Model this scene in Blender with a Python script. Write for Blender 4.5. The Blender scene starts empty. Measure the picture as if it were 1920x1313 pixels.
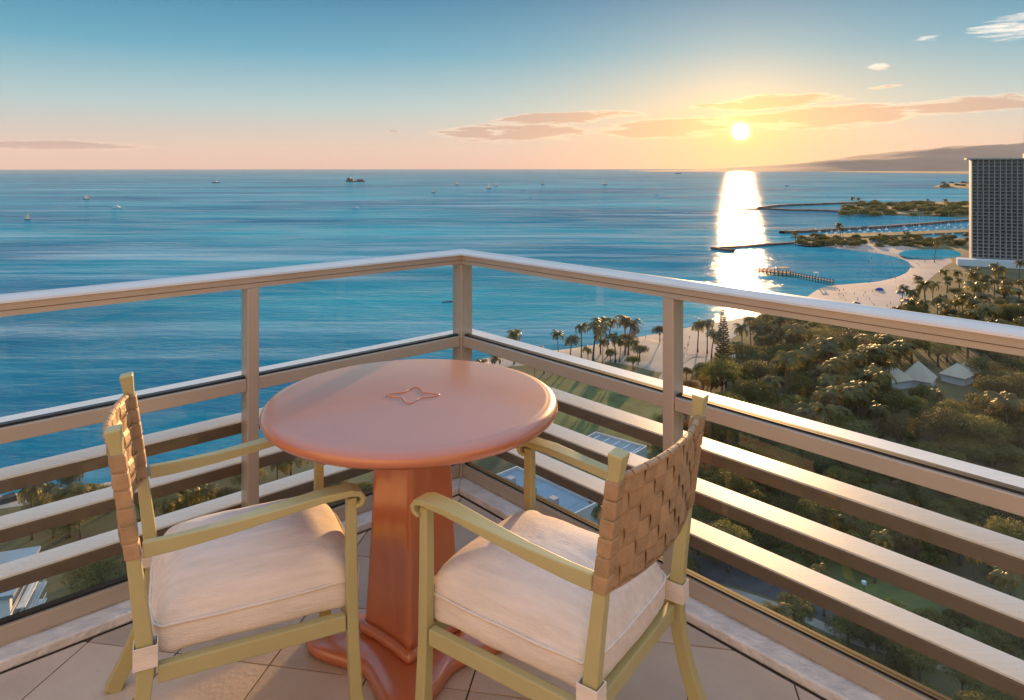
import bpy, bmesh, math, random
from mathutils import Vector, Matrix, Euler, noise as mnoise
rnd = random.Random(7)
R = math.radians
sc = bpy.context.scene
col = sc.collection

# ------------------------------------------------------------------ camera, sky, sun, exposure
EYE = 1.445                      # eye height above the balcony floor (z = 0)
FPX = 1327.0                     # focal length in photo pixels (1920 wide)
PX0, PY0 = 960.0, 314.0          # principal column / eye-level row of the photo
SEA = -84.0
cam_d = bpy.data.cameras.new('camera'); cam = bpy.data.objects.new('camera', cam_d); col.objects.link(cam)
cam.location = (0, 0, EYE); cam.rotation_euler = (R(90), 0, 0)
cam_d.sensor_width = 36; cam_d.lens = FPX / 1920 * 36; cam_d.shift_y = -(656.5 - PY0) / 1920
cam_d.clip_start = 0.05; cam_d.clip_end = 120000
sc.camera = cam

SUN_AZ, SUN_EL = 17.9, 2.75      # where the sun's disc shows: degrees right of +Y, above the horizon
LAMP_EL = 5.5                    # height from which its light rakes the floor, read from the streaks between the slats
SUNDIR = Vector((math.sin(R(SUN_AZ)) * math.cos(R(SUN_EL)), math.cos(R(SUN_AZ)) * math.cos(R(SUN_EL)), math.sin(R(SUN_EL))))
w = bpy.data.worlds.new('World'); sc.world = w; w.use_nodes = True
NT = w.node_tree; NT.nodes.clear()
def nd(t, **k):
    n = NT.nodes.new(t)
    for a, b in k.items(): setattr(n, a, b)
    return n
def lk(a, b): NT.links.new(a, b)
def mth(op, a, b=None, clamp=False):
    n = nd('ShaderNodeMath', operation=op, use_clamp=clamp)
    for i, v in enumerate((a, b)):
        if v is None: continue
        if isinstance(v, (int, float)): n.inputs[i].default_value = v
        else: lk(v, n.inputs[i])
    return n.outputs[0]
def mixc(f, a, b, mode='MIX'):
    n = nd('ShaderNodeMix', data_type='RGBA', blend_type=mode)
    for s, v in ((n.inputs[0], f), (n.inputs[6], a), (n.inputs[7], b)):
        if isinstance(v, (int, float)): s.default_value = v
        elif isinstance(v, tuple): s.default_value = (*v, 1)
        else: lk(v, s)
    return n.outputs[2]
def ramp(f, stops, interp='LINEAR'):
    n = nd('ShaderNodeValToRGB'); lk(f, n.inputs[0]); e = n.color_ramp.elements
    n.color_ramp.interpolation = interp
    while len(e) < len(stops): e.new(0.5)
    for s, (p, c) in zip(e, stops): s.position = p; s.color = (*c, 1)
    return n.outputs[0]
sky = nd('ShaderNodeTexSky', sky_type='NISHITA', sun_disc=False, sun_elevation=R(LAMP_EL), sun_rotation=R(SUN_AZ),
         air_density=1.0, dust_density=1.0, ozone_density=2.0, altitude=85)
geo = nd('ShaderNodeTexCoord')
sep = nd('ShaderNodeSeparateXYZ'); lk(geo.outputs['Generated'], sep.inputs[0])
X_, Y_, Z_ = sep.outputs
az = mth('MULTIPLY', mth('ARCTAN2', X_, Y_), 57.2958)           # degrees right of +Y
el = mth('MULTIPLY', mth('ARCSINE', Z_), 57.2958)
dotn = nd('ShaderNodeVectorMath', operation='DOT_PRODUCT'); lk(geo.outputs['Generated'], dotn.inputs[0]); dotn.inputs[1].default_value = SUNDIR
ang = mth('MULTIPLY', mth('ARCCOSINE', mth('MINIMUM', dotn.outputs['Value'], 0.999999)), 57.2958)   # degrees from the sun
# clear-air gradient of a sunset over the sea: blue-green above, pale then rose at the horizon
grad = ramp(mth('DIVIDE', el, 60.0, True), [(0.0, (0.39, 0.27, 0.25)), (0.033, (0.34, 0.30, 0.28)), (0.08, (0.20, 0.31, 0.33)),
        (0.15, (0.040, 0.20, 0.285)), (0.22, (0.004, 0.115, 0.205)), (0.35, (0.08, 0.21, 0.32)), (0.6, (0.25, 0.37, 0.53)), (1.0, (0.34, 0.45, 0.62))])
dA = mth('DIVIDE', mth('SUBTRACT', az, SUN_AZ), 2.5); dE = mth('SUBTRACT', el, SUN_EL - 0.8)
ell = mth('SQRT', mth('ADD', mth('MULTIPLY', dA, dA), mth('MULTIPLY', dE, dE)))
glow_w = mth('POWER', 2.718, mth('MULTIPLY', mth('POWER', mth('DIVIDE', ell, 3.9), 1.2), -1.0))
glow_n = mth('POWER', 2.718, mth('MULTIPLY', mth('DIVIDE', ang, 3.0), -1.0))
glow_c = mth('POWER', 2.718, mth('MULTIPLY', mth('POWER', mth('DIVIDE', ang, 0.38), 2.0), -1.0))
c1 = mixc(mth('MULTIPLY', glow_w, 0.88), grad, (0.56, 0.27, 0.05))
# clouds: streaky bands placed by azimuth and elevation
comb = nd('ShaderNodeCombineXYZ'); lk(mth('MULTIPLY', az, 0.12), comb.inputs[0]); lk(mth('MULTIPLY', el, 1.15), comb.inputs[1])
nz = nd('ShaderNodeTexNoise'); nz.inputs['Scale'].default_value = 1.7; nz.inputs['Detail'].default_value = 12; nz.inputs['Roughness'].default_value = 0.68
nz.inputs['Distortion'].default_value = 0.35
lk(comb.outputs[0], nz.inputs['Vector'])
def blob(a0, e0, ra, re, tilt=0.0, st=1.0):
    da = mth('DIVIDE', mth('SUBTRACT', az, a0), ra)
    e_ = mth('SUBTRACT', mth('SUBTRACT', el, e0), mth('MULTIPLY', mth('SUBTRACT', az, a0), tilt))
    de = mth('DIVIDE', e_, re)
    return mth('MULTIPLY', mth('SUBTRACT', 1.0, mth('ADD', mth('MULTIPLY', da, da), mth('MULTIPLY', de, de)), True), st)
blobs = [(0.2, 2.8, 9.0, 1.0, 0.02), (4.5, 4.0, 8.0, 0.7, 0.03), (12, 3.1, 8.0, 1.1, 0.03), (24, 3.8, 10.0, 1.2, 0.03), (20, 4.9, 7.0, 0.8, 0.04),
         (33, 4.2, 7.0, 0.8, 0.03), (35.8, 9.3, 5.0, 1.1, 0.06, 0.72), (27.4, 7.3, 1.0, 0.5, 0.0, 0.62), (27.6, 5.75, 2.0, 0.2, 0.06, 0.7), (-33, 1.5, 9.0, 0.5, 0.0),
         (15.3, 4.85, 1.8, 0.16, 0.0), (30.5, 8.9, 1.6, 0.6, 0.0, 0.6), (-9.5, 2.9, 0.8, 0.14, 0)]
m = None
for b in blobs:
    k = blob(*b); m = k if m is None else mth('MAXIMUM', m, k)
dens = mth('SUBTRACT', mth('ADD', nz.outputs[0], mth('MULTIPLY', m, 0.45)), 0.70)
dens = mth('MULTIPLY', mth('MULTIPLY', dens, 8.0, True), mth('MULTIPLY', m, 3.0, True))
near = mth('POWER', 2.718, mth('MULTIPLY', mth('DIVIDE', ang, 11.0), -1.0))
cl_thin = mixc(near, (0.56, 0.45, 0.36), (0.95, 0.62, 0.26))
cl_thick = mixc(near, (0.20, 0.155, 0.17), (0.55, 0.24, 0.065))
cl_col = mixc(mth('SUBTRACT', mth('MULTIPLY', dens, 1.5), 0.55, True), cl_thin, cl_thick)
up = mth('SUBTRACT', el, 6.5, True)
cl_col = mixc(up, cl_col, (0.60, 0.54, 0.48))
c2 = mixc(mth('MULTIPLY', dens, 0.9), c1, cl_col)
glowA = mixc(1.0, (0, 0, 0), (1.3, 0.75, 0.22)); 
def scale_c(c, f):
    n = nd('ShaderNodeVectorMath', operation='SCALE')
    if isinstance(c, tuple): n.inputs[0].default_value = c
    else: lk(c, n.inputs[0])
    if isinstance(f, (int, float)): n.inputs['Scale'].default_value = f
    else: lk(f, n.inputs['Scale'])
    return n.outputs[0]
def addv(a, b):
    n = nd('ShaderNodeVectorMath', operation='ADD'); lk(a, n.inputs[0]); lk(b, n.inputs[1]); return n.outputs[0]
aure = addv(scale_c((1.0, 0.52, 0.11), mth('MULTIPLY', glow_n, 0.36)), scale_c((14.0, 11.0, 6.5), glow_c))
GR = 7.0     # the graded sky is expressed for a background strength of 0.14
tot = addv(scale_c(addv(c2, aure), GR), scale_c(sky.outputs[0], 0.04))
bg = nd('ShaderNodeBackground'); bg.inputs['Strength'].default_value = 0.14
lk(tot, bg.inputs['Color'])
wo = nd('ShaderNodeOutputWorld'); lk(bg.outputs[0], wo.inputs['Surface'])

sd = bpy.data.lights.new('sun', 'SUN'); sun = bpy.data.objects.new('sun', sd); col.objects.link(sun)
sd.energy = 5.0; sd.angle = R(0.6); sd.color = (1.0, 0.55, 0.22)
LDIR = Vector((math.sin(R(SUN_AZ)) * math.cos(R(LAMP_EL)), math.cos(R(SUN_AZ)) * math.cos(R(LAMP_EL)), math.sin(R(LAMP_EL))))
sun.rotation_euler = (-LDIR).to_track_quat('-Z', 'Y').to_euler()
vs = sc.view_settings; vs.view_transform = 'Standard'; vs.look = 'None'; vs.gamma = 1; vs.use_curve_mapping = False
vs.exposure = 0.95

# ------------------------------------------------------------------ helpers
def tag(o, label=None, cat=None, group=None, kind=None):
    if label: o['label'] = label
    if cat: o['category'] = cat
    if group: o['group'] = group
    if kind: o['kind'] = kind
    return o
def empty(name, loc=(0, 0, 0), rz=0):
    o = bpy.data.objects.new(name, None); col.objects.link(o); o.location = loc; o.rotation_euler = (0, 0, rz); o.empty_display_size = 0.2
    return o
class MB:
    def __init__(s): s.v = []; s.f = []
    def add(s, vs_, fs):
        b = len(s.v); s.v += [tuple(p) for p in vs_]; s.f += [tuple(i + b for i in f) for f in fs]; return s
    def box(s, lo, hi, M=None):
        x0, y0, z0 = lo; x1, y1, z1 = hi
        p = [Vector(q) for q in ((x0,y0,z0),(x1,y0,z0),(x1,y1,z0),(x0,y1,z0),(x0,y0,z1),(x1,y0,z1),(x1,y1,z1),(x0,y1,z1))]
        if M is not None: p = [M @ q for q in p]
        return s.add(p, ((0,3,2,1),(4,5,6,7),(0,1,5,4),(1,2,6,5),(2,3,7,6),(3,0,4,7)))
    def loft(s, rings, cap=True, closed=True):
        n = len(rings[0]); b = len(s.v)
        for r in rings: s.v += [tuple(p) for p in r]
        for i in range(len(rings) - 1):
            for j in range(n if closed else n - 1):
                k = (j + 1) % n
                s.f.append((b + i*n + j, b + i*n + k, b + (i+1)*n + k, b + (i+1)*n + j))
        if cap and closed:
            s.f.append(tuple(b + j for j in reversed(range(n)))); s.f.append(tuple(b + (len(rings)-1)*n + j for j in range(n)))
        return s
    def tube(s, pts, rad, n=8, cap=True):
        rings = []; pts = [Vector(p) for p in pts]
        if not isinstance(rad, (list, tuple)): rad = [rad] * len(pts)
        for i, p in enumerate(pts):
            d = (pts[min(i+1, len(pts)-1)] - pts[max(i-1, 0)]).normalized()
            a = d.cross(Vector((0,0,1)) if abs(d.z) < 0.95 else Vector((1,0,0))).normalized(); c = a.cross(d)
            rings.append([p + (a*math.cos(t) + c*math.sin(t)) * rad[i] for t in [2*math.pi*k/n for k in range(n)]])
        return s.loft(rings, cap)
    def ring_tube(s, pts, r, n=6):          # closed loop tube
        pts = [Vector(p) for p in pts]; N = len(pts); b = len(s.v)
        for i, p in enumerate(pts):
            d = (pts[(i+1) % N] - pts[i-1]).normalized()
            a = d.cross(Vector((0,0,1))).normalized(); c = a.cross(d)
            for k in range(n):
                t = 2*math.pi*k/n; s.v.append(tuple(p + (a*math.cos(t) + c*math.sin(t)) * r))
        for i in range(N):
            for k in range(n):
                s.f.append((b+i*n+k, b+i*n+(k+1)%n, b+((i+1)%N)*n+(k+1)%n, b+((i+1)%N)*n+k))
        return s
    def mesh(s, name):
        me = bpy.data.meshes.new(name); me.from_pydata(s.v, [], s.f); me.update(); return me
    def build(s, name, mat, parent=None, smooth=False, bevel=0, seg=2, auto=None):
        me = s.mesh(name); o = bpy.data.objects.new(name, me); col.objects.link(o)
        me.materials.append(mat)
        if parent: o.parent = parent
        if smooth: me.polygons.foreach_set('use_smooth', [True] * len(me.polygons))
        if bevel:
            md = o.modifiers.new('bevel', 'BEVEL'); md.width = bevel; md.segments = seg; md.limit_method = 'ANGLE'; md.angle_limit = R(40)
        return o
def copy_tree(o, parent=None):
    c = o.copy(); col.objects.link(c); c.parent = parent
    for ch in o.children: copy_tree(ch, c)
    return c

def material(name, base, rough=0.5, metal=0.0, var=0.12, scale=8.0, bump=0.0, bscale=40.0, spec=0.5, stretch=None, trans=0.0, coat=0.0, obj_rand=0.0, base2=None, detail=4):
    mt = bpy.data.materials.new(name); mt.use_nodes = True; t = mt.node_tree; t.nodes.clear()
    out = t.nodes.new('ShaderNodeOutputMaterial'); p = t.nodes.new('ShaderNodeBsdfPrincipled'); t.links.new(p.outputs[0], out.inputs[0])
    tc = t.nodes.new('ShaderNodeTexCoord'); mp = t.nodes.new('ShaderNodeMapping'); t.links.new(tc.outputs['Object'], mp.inputs[0])
    if stretch: mp.inputs['Scale'].default_value = stretch
    n = t.nodes.new('ShaderNodeTexNoise'); n.inputs['Scale'].default_value = scale; n.inputs['Detail'].default_value = detail; t.links.new(mp.outputs[0], n.inputs[0])
    r = t.nodes.new('ShaderNodeValToRGB'); t.links.new(n.outputs[0], r.inputs[0])
    b2 = base2 if base2 else tuple(min(1, c * (1 + var)) for c in base)
    r.color_ramp.elements[0].position = 0.32; r.color_ramp.elements[1].position = 0.68
    r.color_ramp.elements[0].color = (*[c * (1 - var) for c in base], 1); r.color_ramp.elements[1].color = (*b2, 1)
    src = r.outputs[0]
    if obj_rand:
        oi = t.nodes.new('ShaderNodeObjectInfo'); h = t.nodes.new('ShaderNodeHueSaturation'); t.links.new(src, h.inputs['Color'])
        mr = t.nodes.new('ShaderNodeMapRange'); t.links.new(oi.outputs['Random'], mr.inputs[0]); mr.inputs[3].default_value = 1 - obj_rand; mr.inputs[4].default_value = 1 + obj_rand
        t.links.new(mr.outputs[0], h.inputs['Value']); src = h.outputs[0]
    t.links.new(src, p.inputs['Base Color'])
    p.inputs['Roughness'].default_value = rough; p.inputs['Metallic'].default_value = metal; p.inputs['Specular IOR Level'].default_value = spec
    if coat: p.inputs['Coat Weight'].default_value = coat; p.inputs['Coat Roughness'].default_value = 0.22; p.inputs['Coat IOR'].default_value = 1.8
    if bump:
        n2 = t.nodes.new('ShaderNodeTexNoise'); n2.inputs['Scale'].default_value = bscale; n2.inputs['Detail'].default_value = 5; t.links.new(mp.outputs[0], n2.inputs[0])
        b = t.nodes.new('ShaderNodeBump'); b.inputs['Strength'].default_value = bump; b.inputs['Distance'].default_value = 0.01; t.links.new(n2.outputs[0], b.inputs['Height']); t.links.new(b.outputs[0], p.inputs['Normal'])
    if trans:
        tr = t.nodes.new('ShaderNodeBsdfTranslucent'); t.links.new(src, tr.inputs[0]); mx = t.nodes.new('ShaderNodeMixShader'); mx.inputs[0].default_value = trans
        t.links.new(p.outputs[0], mx.inputs[1]); t.links.new(tr.outputs[0], mx.inputs[2]); t.links.new(mx.outputs[0], out.inputs[0])
    return mt
M = {}
M['tile'] = material('floor_tile', (0.56, 0.46, 0.37), 0.45, var=0.14, scale=3.5, bump=0.2, bscale=60, obj_rand=0.14)
M['grout'] = material('grout', (0.07, 0.05, 0.04), 0.9)
M['curb'] = material('white_painted_concrete', (0.70, 0.68, 0.66), 0.7, var=0.12, scale=14, bump=0.9, bscale=38, stretch=(1, 1, 1))
M['alu'] = material('champagne_painted_aluminium', (0.47, 0.395, 0.31), 0.34, metal=0.25, var=0.03, scale=5)
M['alucap'] = material('pale_painted_aluminium', (0.66, 0.62, 0.57), 0.25, metal=0.3, var=0.03)
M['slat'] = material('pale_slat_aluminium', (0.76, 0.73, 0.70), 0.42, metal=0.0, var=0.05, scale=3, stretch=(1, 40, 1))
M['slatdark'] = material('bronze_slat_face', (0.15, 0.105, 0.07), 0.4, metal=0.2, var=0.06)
M['gasket'] = material('black_rubber', (0.012, 0.012, 0.013), 0.6)
M['wall'] = material('cream_render', (0.64, 0.58, 0.50), 0.8, var=0.05, scale=2)
M['ceil'] = material('white_ceiling_paint', (0.72, 0.69, 0.65), 0.8, var=0.03)
M['terra'] = material('terracotta_powder_coat', (0.48, 0.14, 0.05), 0.42, var=0.05, scale=4, bump=0.05, bscale=300, coat=1.0)
M['olive'] = material('olive_yellow_powder_coat', (0.43, 0.385, 0.18), 0.38, var=0.05, scale=6)
M['cushion'] = material('cream_woven_fabric', (0.74, 0.66, 0.59), 0.9, var=0.07, scale=60, bump=0.35, bscale=420, spec=0.15, stretch=(1, 0.12, 1))
M['strap'] = material('tan_leather_strap', (0.37, 0.235, 0.125), 0.5, var=0.16, scale=30, bump=0.2, bscale=160, obj_rand=0.10)
def glass_mat():
    mt = bpy.data.materials.new('clear_glass'); mt.use_nodes = True; t = mt.node_tree; t.nodes.clear()
    out = t.nodes.new('ShaderNodeOutputMaterial'); tr = t.nodes.new('ShaderNodeBsdfTransparent'); tr.inputs[0].default_value = (0.95, 0.972, 0.965, 1)
    gl = t.nodes.new('ShaderNodeBsdfGlossy'); gl.inputs['Roughness'].default_value = 0.01; gl.inputs[0].default_value = (1, 1, 1, 1)
    fr = t.nodes.new('ShaderNodeFresnel'); fr.inputs[0].default_value = 1.45; mx = t.nodes.new('ShaderNodeMixShader')
    ge = t.nodes.new('ShaderNodeNewGeometry'); sb = t.nodes.new('ShaderNodeMath'); sb.operation = 'SUBTRACT'; sb.inputs[0].default_value = 1; t.links.new(ge.outputs['Backfacing'], sb.inputs[1])
    fm = t.nodes.new('ShaderNodeMath'); fm.operation = 'MULTIPLY'; t.links.new(fr.outputs[0], fm.inputs[0]); t.links.new(sb.outputs[0], fm.inputs[1])
    t.links.new(fm.outputs[0], mx.inputs[0]); t.links.new(tr.outputs[0], mx.inputs[1]); t.links.new(gl.outputs[0], mx.inputs[2])
    # dried salt specks
    tc = t.nodes.new('ShaderNodeTexCoord'); vo = t.nodes.new('ShaderNodeTexVoronoi'); vo.inputs['Scale'].default_value = 75; t.links.new(tc.outputs['Object'], vo.inputs[0])
    no = t.nodes.new('ShaderNodeTexNoise'); no.inputs['Scale'].default_value = 2.2; t.links.new(tc.outputs['Object'], no.inputs[0])
    ml = t.nodes.new('ShaderNodeMath'); ml.operation = 'MULTIPLY_ADD'; t.links.new(no.outputs[0], ml.inputs[0]); ml.inputs[1].default_value = 0.36; ml.inputs[2].default_value = -0.075
    lt = t.nodes.new('ShaderNodeMath'); lt.operation = 'LESS_THAN'; t.links.new(vo.outputs[0], lt.inputs[0]); t.links.new(ml.outputs[0], lt.inputs[1])
    m2 = t.nodes.new('ShaderNodeMath'); m2.operation = 'MULTIPLY'; t.links.new(lt.outputs[0], m2.inputs[0]); m2.inputs[1].default_value = 0.16
    df = t.nodes.new('ShaderNodeBsdfDiffuse'); df.inputs[0].default_value = (0.8, 0.8, 0.78, 1)
    mx2 = t.nodes.new('ShaderNodeMixShader'); t.links.new(m2.outputs[0], mx2.inputs[0]); t.links.new(mx.outputs[0], mx2.inputs[1]); t.links.new(df.outputs[0], mx2.inputs[2])
    t.links.new(mx2.outputs[0], out.inputs[0]); return mt
M['glass'] = glass_mat()

# ------------------------------------------------------------------ balcony geometry frame
C0 = Vector((-0.2287, 3.2635, 0))
UR = Vector((math.cos(R(48)), -math.sin(R(48)), 0)); NR = Vector((math.sin(R(48)), math.cos(R(48)), 0))     # right rail: direction / outward normal
UL = Vector((-math.cos(R(42)), -math.sin(R(42)), 0)); NL = Vector((-math.sin(R(42)), math.cos(R(42)), 0))   # left rail
def frame(U, N):     # local x along the rail from the corner, y outward, z up
    return Matrix(((U.x, N.x, 0, C0.x), (U.y, N.y, 0, C0.y), (0, 0, 1, 0), (0, 0, 0, 1)))
FR, FL = frame(UR, NR), frame(UL, NL)
LR, LL = 3.7, 3.9
# corner points helper: point at offset outward o from both rails
def corner(o): return C0 + (NR + NL) * o

# floor slab (a quadrilateral between rails and walls) and tiles
def inside(p, margin=0.0):
    d = Vector((p[0], p[1], 0)) - C0
    return d.dot(NR) < -margin and d.dot(NL) < -margin and d.dot(UR) < LR - 0.02 and d.dot(UL) < LL - 0.02
fl = MB()
a = corner(0.12); b_ = C0 + UR * LR + NR * 0.12; c_ = C0 + UR * LR + UL * LL; d_ = C0 + UL * LL + NL * 0.12
for zz in (0,): pass
fl.add([(a.x, a.y, -0.006), (b_.x, b_.y, -0.006), (c_.x, c_.y, -0.006), (d_.x, d_.y, -0.006), (a.x, a.y, -0.22), (b_.x, b_.y, -0.22), (c_.x, c_.y, -0.22), (d_.x, d_.y, -0.22)],
       ((0, 3, 2, 1), (4, 5, 6, 7), (0, 1, 5, 4), (1, 2, 6, 5), (2, 3, 7, 6), (3, 0, 4, 7)))
floor = tag(fl.build('balcony_floor', M['grout']), kind='structure')
TS, TA = 0.297, R(-9.8)
tx = Vector((math.cos(TA), math.sin(TA), 0)); ty = Vector((-math.sin(TA), math.cos(TA), 0)); T0 = Vector((-0.7046, 2.0537, 0))
def clip_poly(poly, n, d):     # keep n.p <= d
    out = []
    for i in range(len(poly)):
        p, q = poly[i], poly[(i+1) % len(poly)]; dp, dq = n.dot(p) - d, n.dot(q) - d
        if dp <= 0: out.append(p)
        if dp * dq < 0: out.append(p + (q - p) * (dp / (dp - dq)))
    return out
g = 0.0024
full = None
for i in range(-14, 16):
    for j in range(-16, 12):
        o = T0 + tx * (i * TS) + ty * (j * TS)
        poly = [o + tx*g + ty*g, o + tx*(TS-g) + ty*g, o + tx*(TS-g) + ty*(TS-g), o + tx*g + ty*(TS-g)]
        n0 = 4
        for n_, d_2 in ((NR, NR.dot(C0) - 0.105), (NL, NL.dot(C0) - 0.105), (UR, UR.dot(C0) + LR - 0.03), (UL, UL.dot(C0) + LL - 0.03)):
            if poly: poly = clip_poly(poly, n_, d_2)
        if len(poly) < 3: continue
        area = sum((poly[k].x * poly[(k+1) % len(poly)].y - poly[(k+1) % len(poly)].x * poly[k].y) for k in range(len(poly))) / 2
        if area < 0.0008: continue
        dz = rnd.uniform(-0.0006, 0.0006)
        is_full = len(poly) == 4 and abs(area - (TS - 2*g)**2) < 1e-5
        if is_full and full is not None:
            t_ = bpy.data.objects.new('tile', full); col.objects.link(t_); t_.parent = floor; t_.location = (o.x, o.y, dz); t_.rotation_euler = (0, 0, TA)
            continue
        mb = MB(); n_ = len(poly)
        loc = o
        ci, si = math.cos(-TA), math.sin(-TA)
        pl = [((p - o).x * ci - (p - o).y * si, (p - o).x * si + (p - o).y * ci) for p in poly]
        mb.add([(p[0], p[1], 0.0) for p in pl] + [(p[0], p[1], -0.005) for p in pl], [tuple(range(n_))] + [(k, k + n_, (k+1) % n_ + n_, (k+1) % n_) for k in range(n_)])
        t_ = mb.build('tile', M['tile'], floor); t_.location = (o.x, o.y, dz); t_.rotation_euler = (0, 0, TA)
        if is_full: full = t_.data
# curbs with a lower inner strip
def beam(mb, F, x0, x1, y0, y1, z0, z1, mitre=True, inner=True):
    # box along a rail; its corner end is mitred along the bisector (x = -y at the corner since both rails meet at 90 degrees)
    e = (lambda y: -y) if mitre else (lambda y: x0)
    pts = [(e(y0), y0, z0), (x1, y0, z0), (x1, y1, z0), (e(y1), y1, z0), (e(y0), y0, z1), (x1, y0, z1), (x1, y1, z1), (e(y1), y1, z1)]
    mb.add([F @ Vector(p) for p in pts], ((0,3,2,1),(4,5,6,7),(0,1,5,4),(1,2,6,5),(2,3,7,6),(3,0,4,7)))
# in FR the corner is at x=0 and the other rail lies toward -NL... offset y outward shifts the mitre by +/-y
SGN = {}
def mitre_beam(F, L, y0, y1, z0, z1):
    mb = MB(); s_ = -1.0
    pts = [(s_*y0, y0, z0), (L, y0, z0), (L, y1, z0), (s_*y1, y1, z0), (s_*y0, y0, z1), (L, y0, z1), (L, y1, z1), (s_*y1, y1, z1)]
    P = [F @ Vector(p) for p in pts]
    fs = ((0,3,2,1),(4,5,6,7),(0,1,5,4),(1,2,6,5),(2,3,7,6),(3,0,4,7))
    if F is FL: fs = tuple(tuple(reversed(f)) for f in fs)
    return mb.add(P, fs)
curb = empty('balcony_curb', C0)
tag(curb, 'white painted concrete curb along the floor under the railing', 'curb')
for F, L in ((FR, LR), (FL, LL)):
    ob = mitre_beam(F, L, -0.092, 0.06, -0.004, 0.030).build('curb_ledge', M['curb'], curb, bevel=0.006); ob.matrix_parent_inverse = Matrix.Translation(-C0)
    ob = mitre_beam(F, L, -0.012, 0.012, 0.0302, 0.041).build('track', M['alucap'], curb); ob.matrix_parent_inverse = Matrix.Translation(-C0)

# ------------------------------------------------------------------ railing
rail = empty('balcony_railing', C0)
tag(rail, 'champagne metal and glass corner railing with horizontal outer slats', 'railing')
PI_ = Matrix.Translation(-C0)
def rpart(mb, name, mat, **k):
    o = mb.build(name, mat, rail, **k); o.matrix_parent_inverse = PI_; return o
def cap_profile(F, L):
    # rounded hand rail: section swept along the rail, mitred at the corner
    sec = []
    W0, W1, zb, zt = -0.034, 0.036, 1.006, 1.067
    sec += [(W0, zb), (W1, zb), (W1, 1.045)]
    for k in range(0, 9):
        t = math.pi * k / 8; sec.append((0.001 + 0.039 * math.cos(t), 1.0455 + 0.0215 * math.sin(t)))
    sec += [(W0, 1.044)]
    r0 = [F @ Vector((-y, y, z)) for y, z in sec]; r1 = [F @ Vector((L, y, z)) for y, z in sec]
    mb = MB(); mb.loft([r0, r1]); 
    return mb
def flipfix(mb):
    me = mb
    return me
def rec(o):
    bm = bmesh.new(); bm.from_mesh(o.data); bmesh.ops.recalc_face_normals(bm, faces=bm.faces); bm.to_mesh(o.data); bm.free(); return o
for F, L in ((FR, LR), (FL, LL)):
    # face board (champagne) and pale rounded cap
    sec = [(-0.032, 1.006), (0.034, 1.006), (0.034, 1.046), (-0.032, 1.046)]
    mb = MB().loft([[F @ Vector((-y, y, z)) for y, z in sec], [F @ Vector((L, y, z)) for y, z in sec]]); rec(rpart(mb, 'top_rail', M['alu']))
    mb = mitre_beam(F, L, -0.0335, -0.0318, 1.0225, 1.0245); rec(rpart(mb, 'reveal_line', M['slatdark']))
    sec = [(0.001 + 0.041 * math.cos(math.pi * k / 10), 1.0462 + 0.021 * math.sin(math.pi * k / 10)) for k in range(11)]
    mb = MB().loft([[F @ Vector((-y, y, z)) for y, z in sec], [F @ Vector((L, y, z)) for y, z in sec]]); o = rec(rpart(mb, 'rail_cap', M['alucap'], smooth=False))
    posts = [1.159, 2.36, 3.55] if F is FR else [0.988, 2.08, 3.2]
    # rails between posts
    edges = [0.032] + [p for p in posts]
    spans = []
    xs = [0.0] + posts
    for i in range(len(xs) - 1): spans.append((xs[i] + (0.034 if i == 0 else 0.0225), xs[i+1] - 0.0225))
    for (x0, x1) in spans:
        rpart(MB().box((x0, -0.026, 0.630), (x1, 0.026, 0.676), F), 'mid_rail', M['alu'], bevel=0.003)
        rpart(MB().box((x0, -0.012, 0.6762), (x1, 0.014, 0.683), F), 'gasket', M['gasket'])
        rpart(MB().box((x0, -0.024, 0.0415), (x1, 0.026, 0.090), F), 'bottom_rail', M['alu'], bevel=0.003)
        rpart(MB().box((x0, -0.012, 0.0902), (x1, 0.014, 0.098), F), 'gasket', M['gasket'])
        rpart(MB().box((x0 + 0.004, -0.003, 0.6832), (x1 - 0.004, 0.003, 1.0055), F), 'glass_panel', M['glass'])
        rpart(MB().box((x0 + 0.004, -0.003, 0.0982), (x1 - 0.004, 0.003, 0.6295), F), 'glass_panel', M['glass'])
    for x in posts:
        rpart(MB().box((x - 0.022, -0.031, 0.0305), (x + 0.022, 0.030, 1.0055), F), 'post', M['alu'], bevel=0.004)
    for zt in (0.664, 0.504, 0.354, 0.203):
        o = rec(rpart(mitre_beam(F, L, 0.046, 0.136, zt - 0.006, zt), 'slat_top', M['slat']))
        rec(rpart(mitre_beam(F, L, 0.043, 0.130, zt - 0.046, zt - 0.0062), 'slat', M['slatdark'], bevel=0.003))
# corner post: square turned with the corner
mbp = MB(); q = 0.033
cp = [C0 + UR*(-q) + UL*(-q), C0 + UR*q + UL*(-q), C0 + UR*q + UL*q, C0 + UR*(-q) + UL*q]
mbp.loft([[Vector((p.x, p.y, z)) for p in cp] for z in (0.031, 1.0055)]); rec(rpart(mbp, 'post', M['alu'], bevel=0.004))

# ------------------------------------------------------------------ walls of the building behind the camera and slab above
wl = MB(); 
pA = C0 + UR * LR; pB = C0 + UR * LR + UL * LL; pC = C0 + UL * LL
def wall_piece(p, q_, th, name, z0=-0.2, z1=2.75):
    d = (q_ - p).normalized(); n = Vector((d.y, -d.x, 0))
    if n.dot(C0 - p) > 0: n = -n
    mb = MB().loft([[Vector((v.x, v.y, z)) for v in (p, q_, q_ + n*th, p + n*th)] for z in (z0, z1)])
    o = rec(mb.build(name, M['wall'])); return tag(o, kind='structure')
wall_piece(pA + NR * 0.3, pB, 0.25, 'wall_beside_door'); wall_piece(pB, pC + NL * 0.3, 0.25, 'wall_behind')

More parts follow.
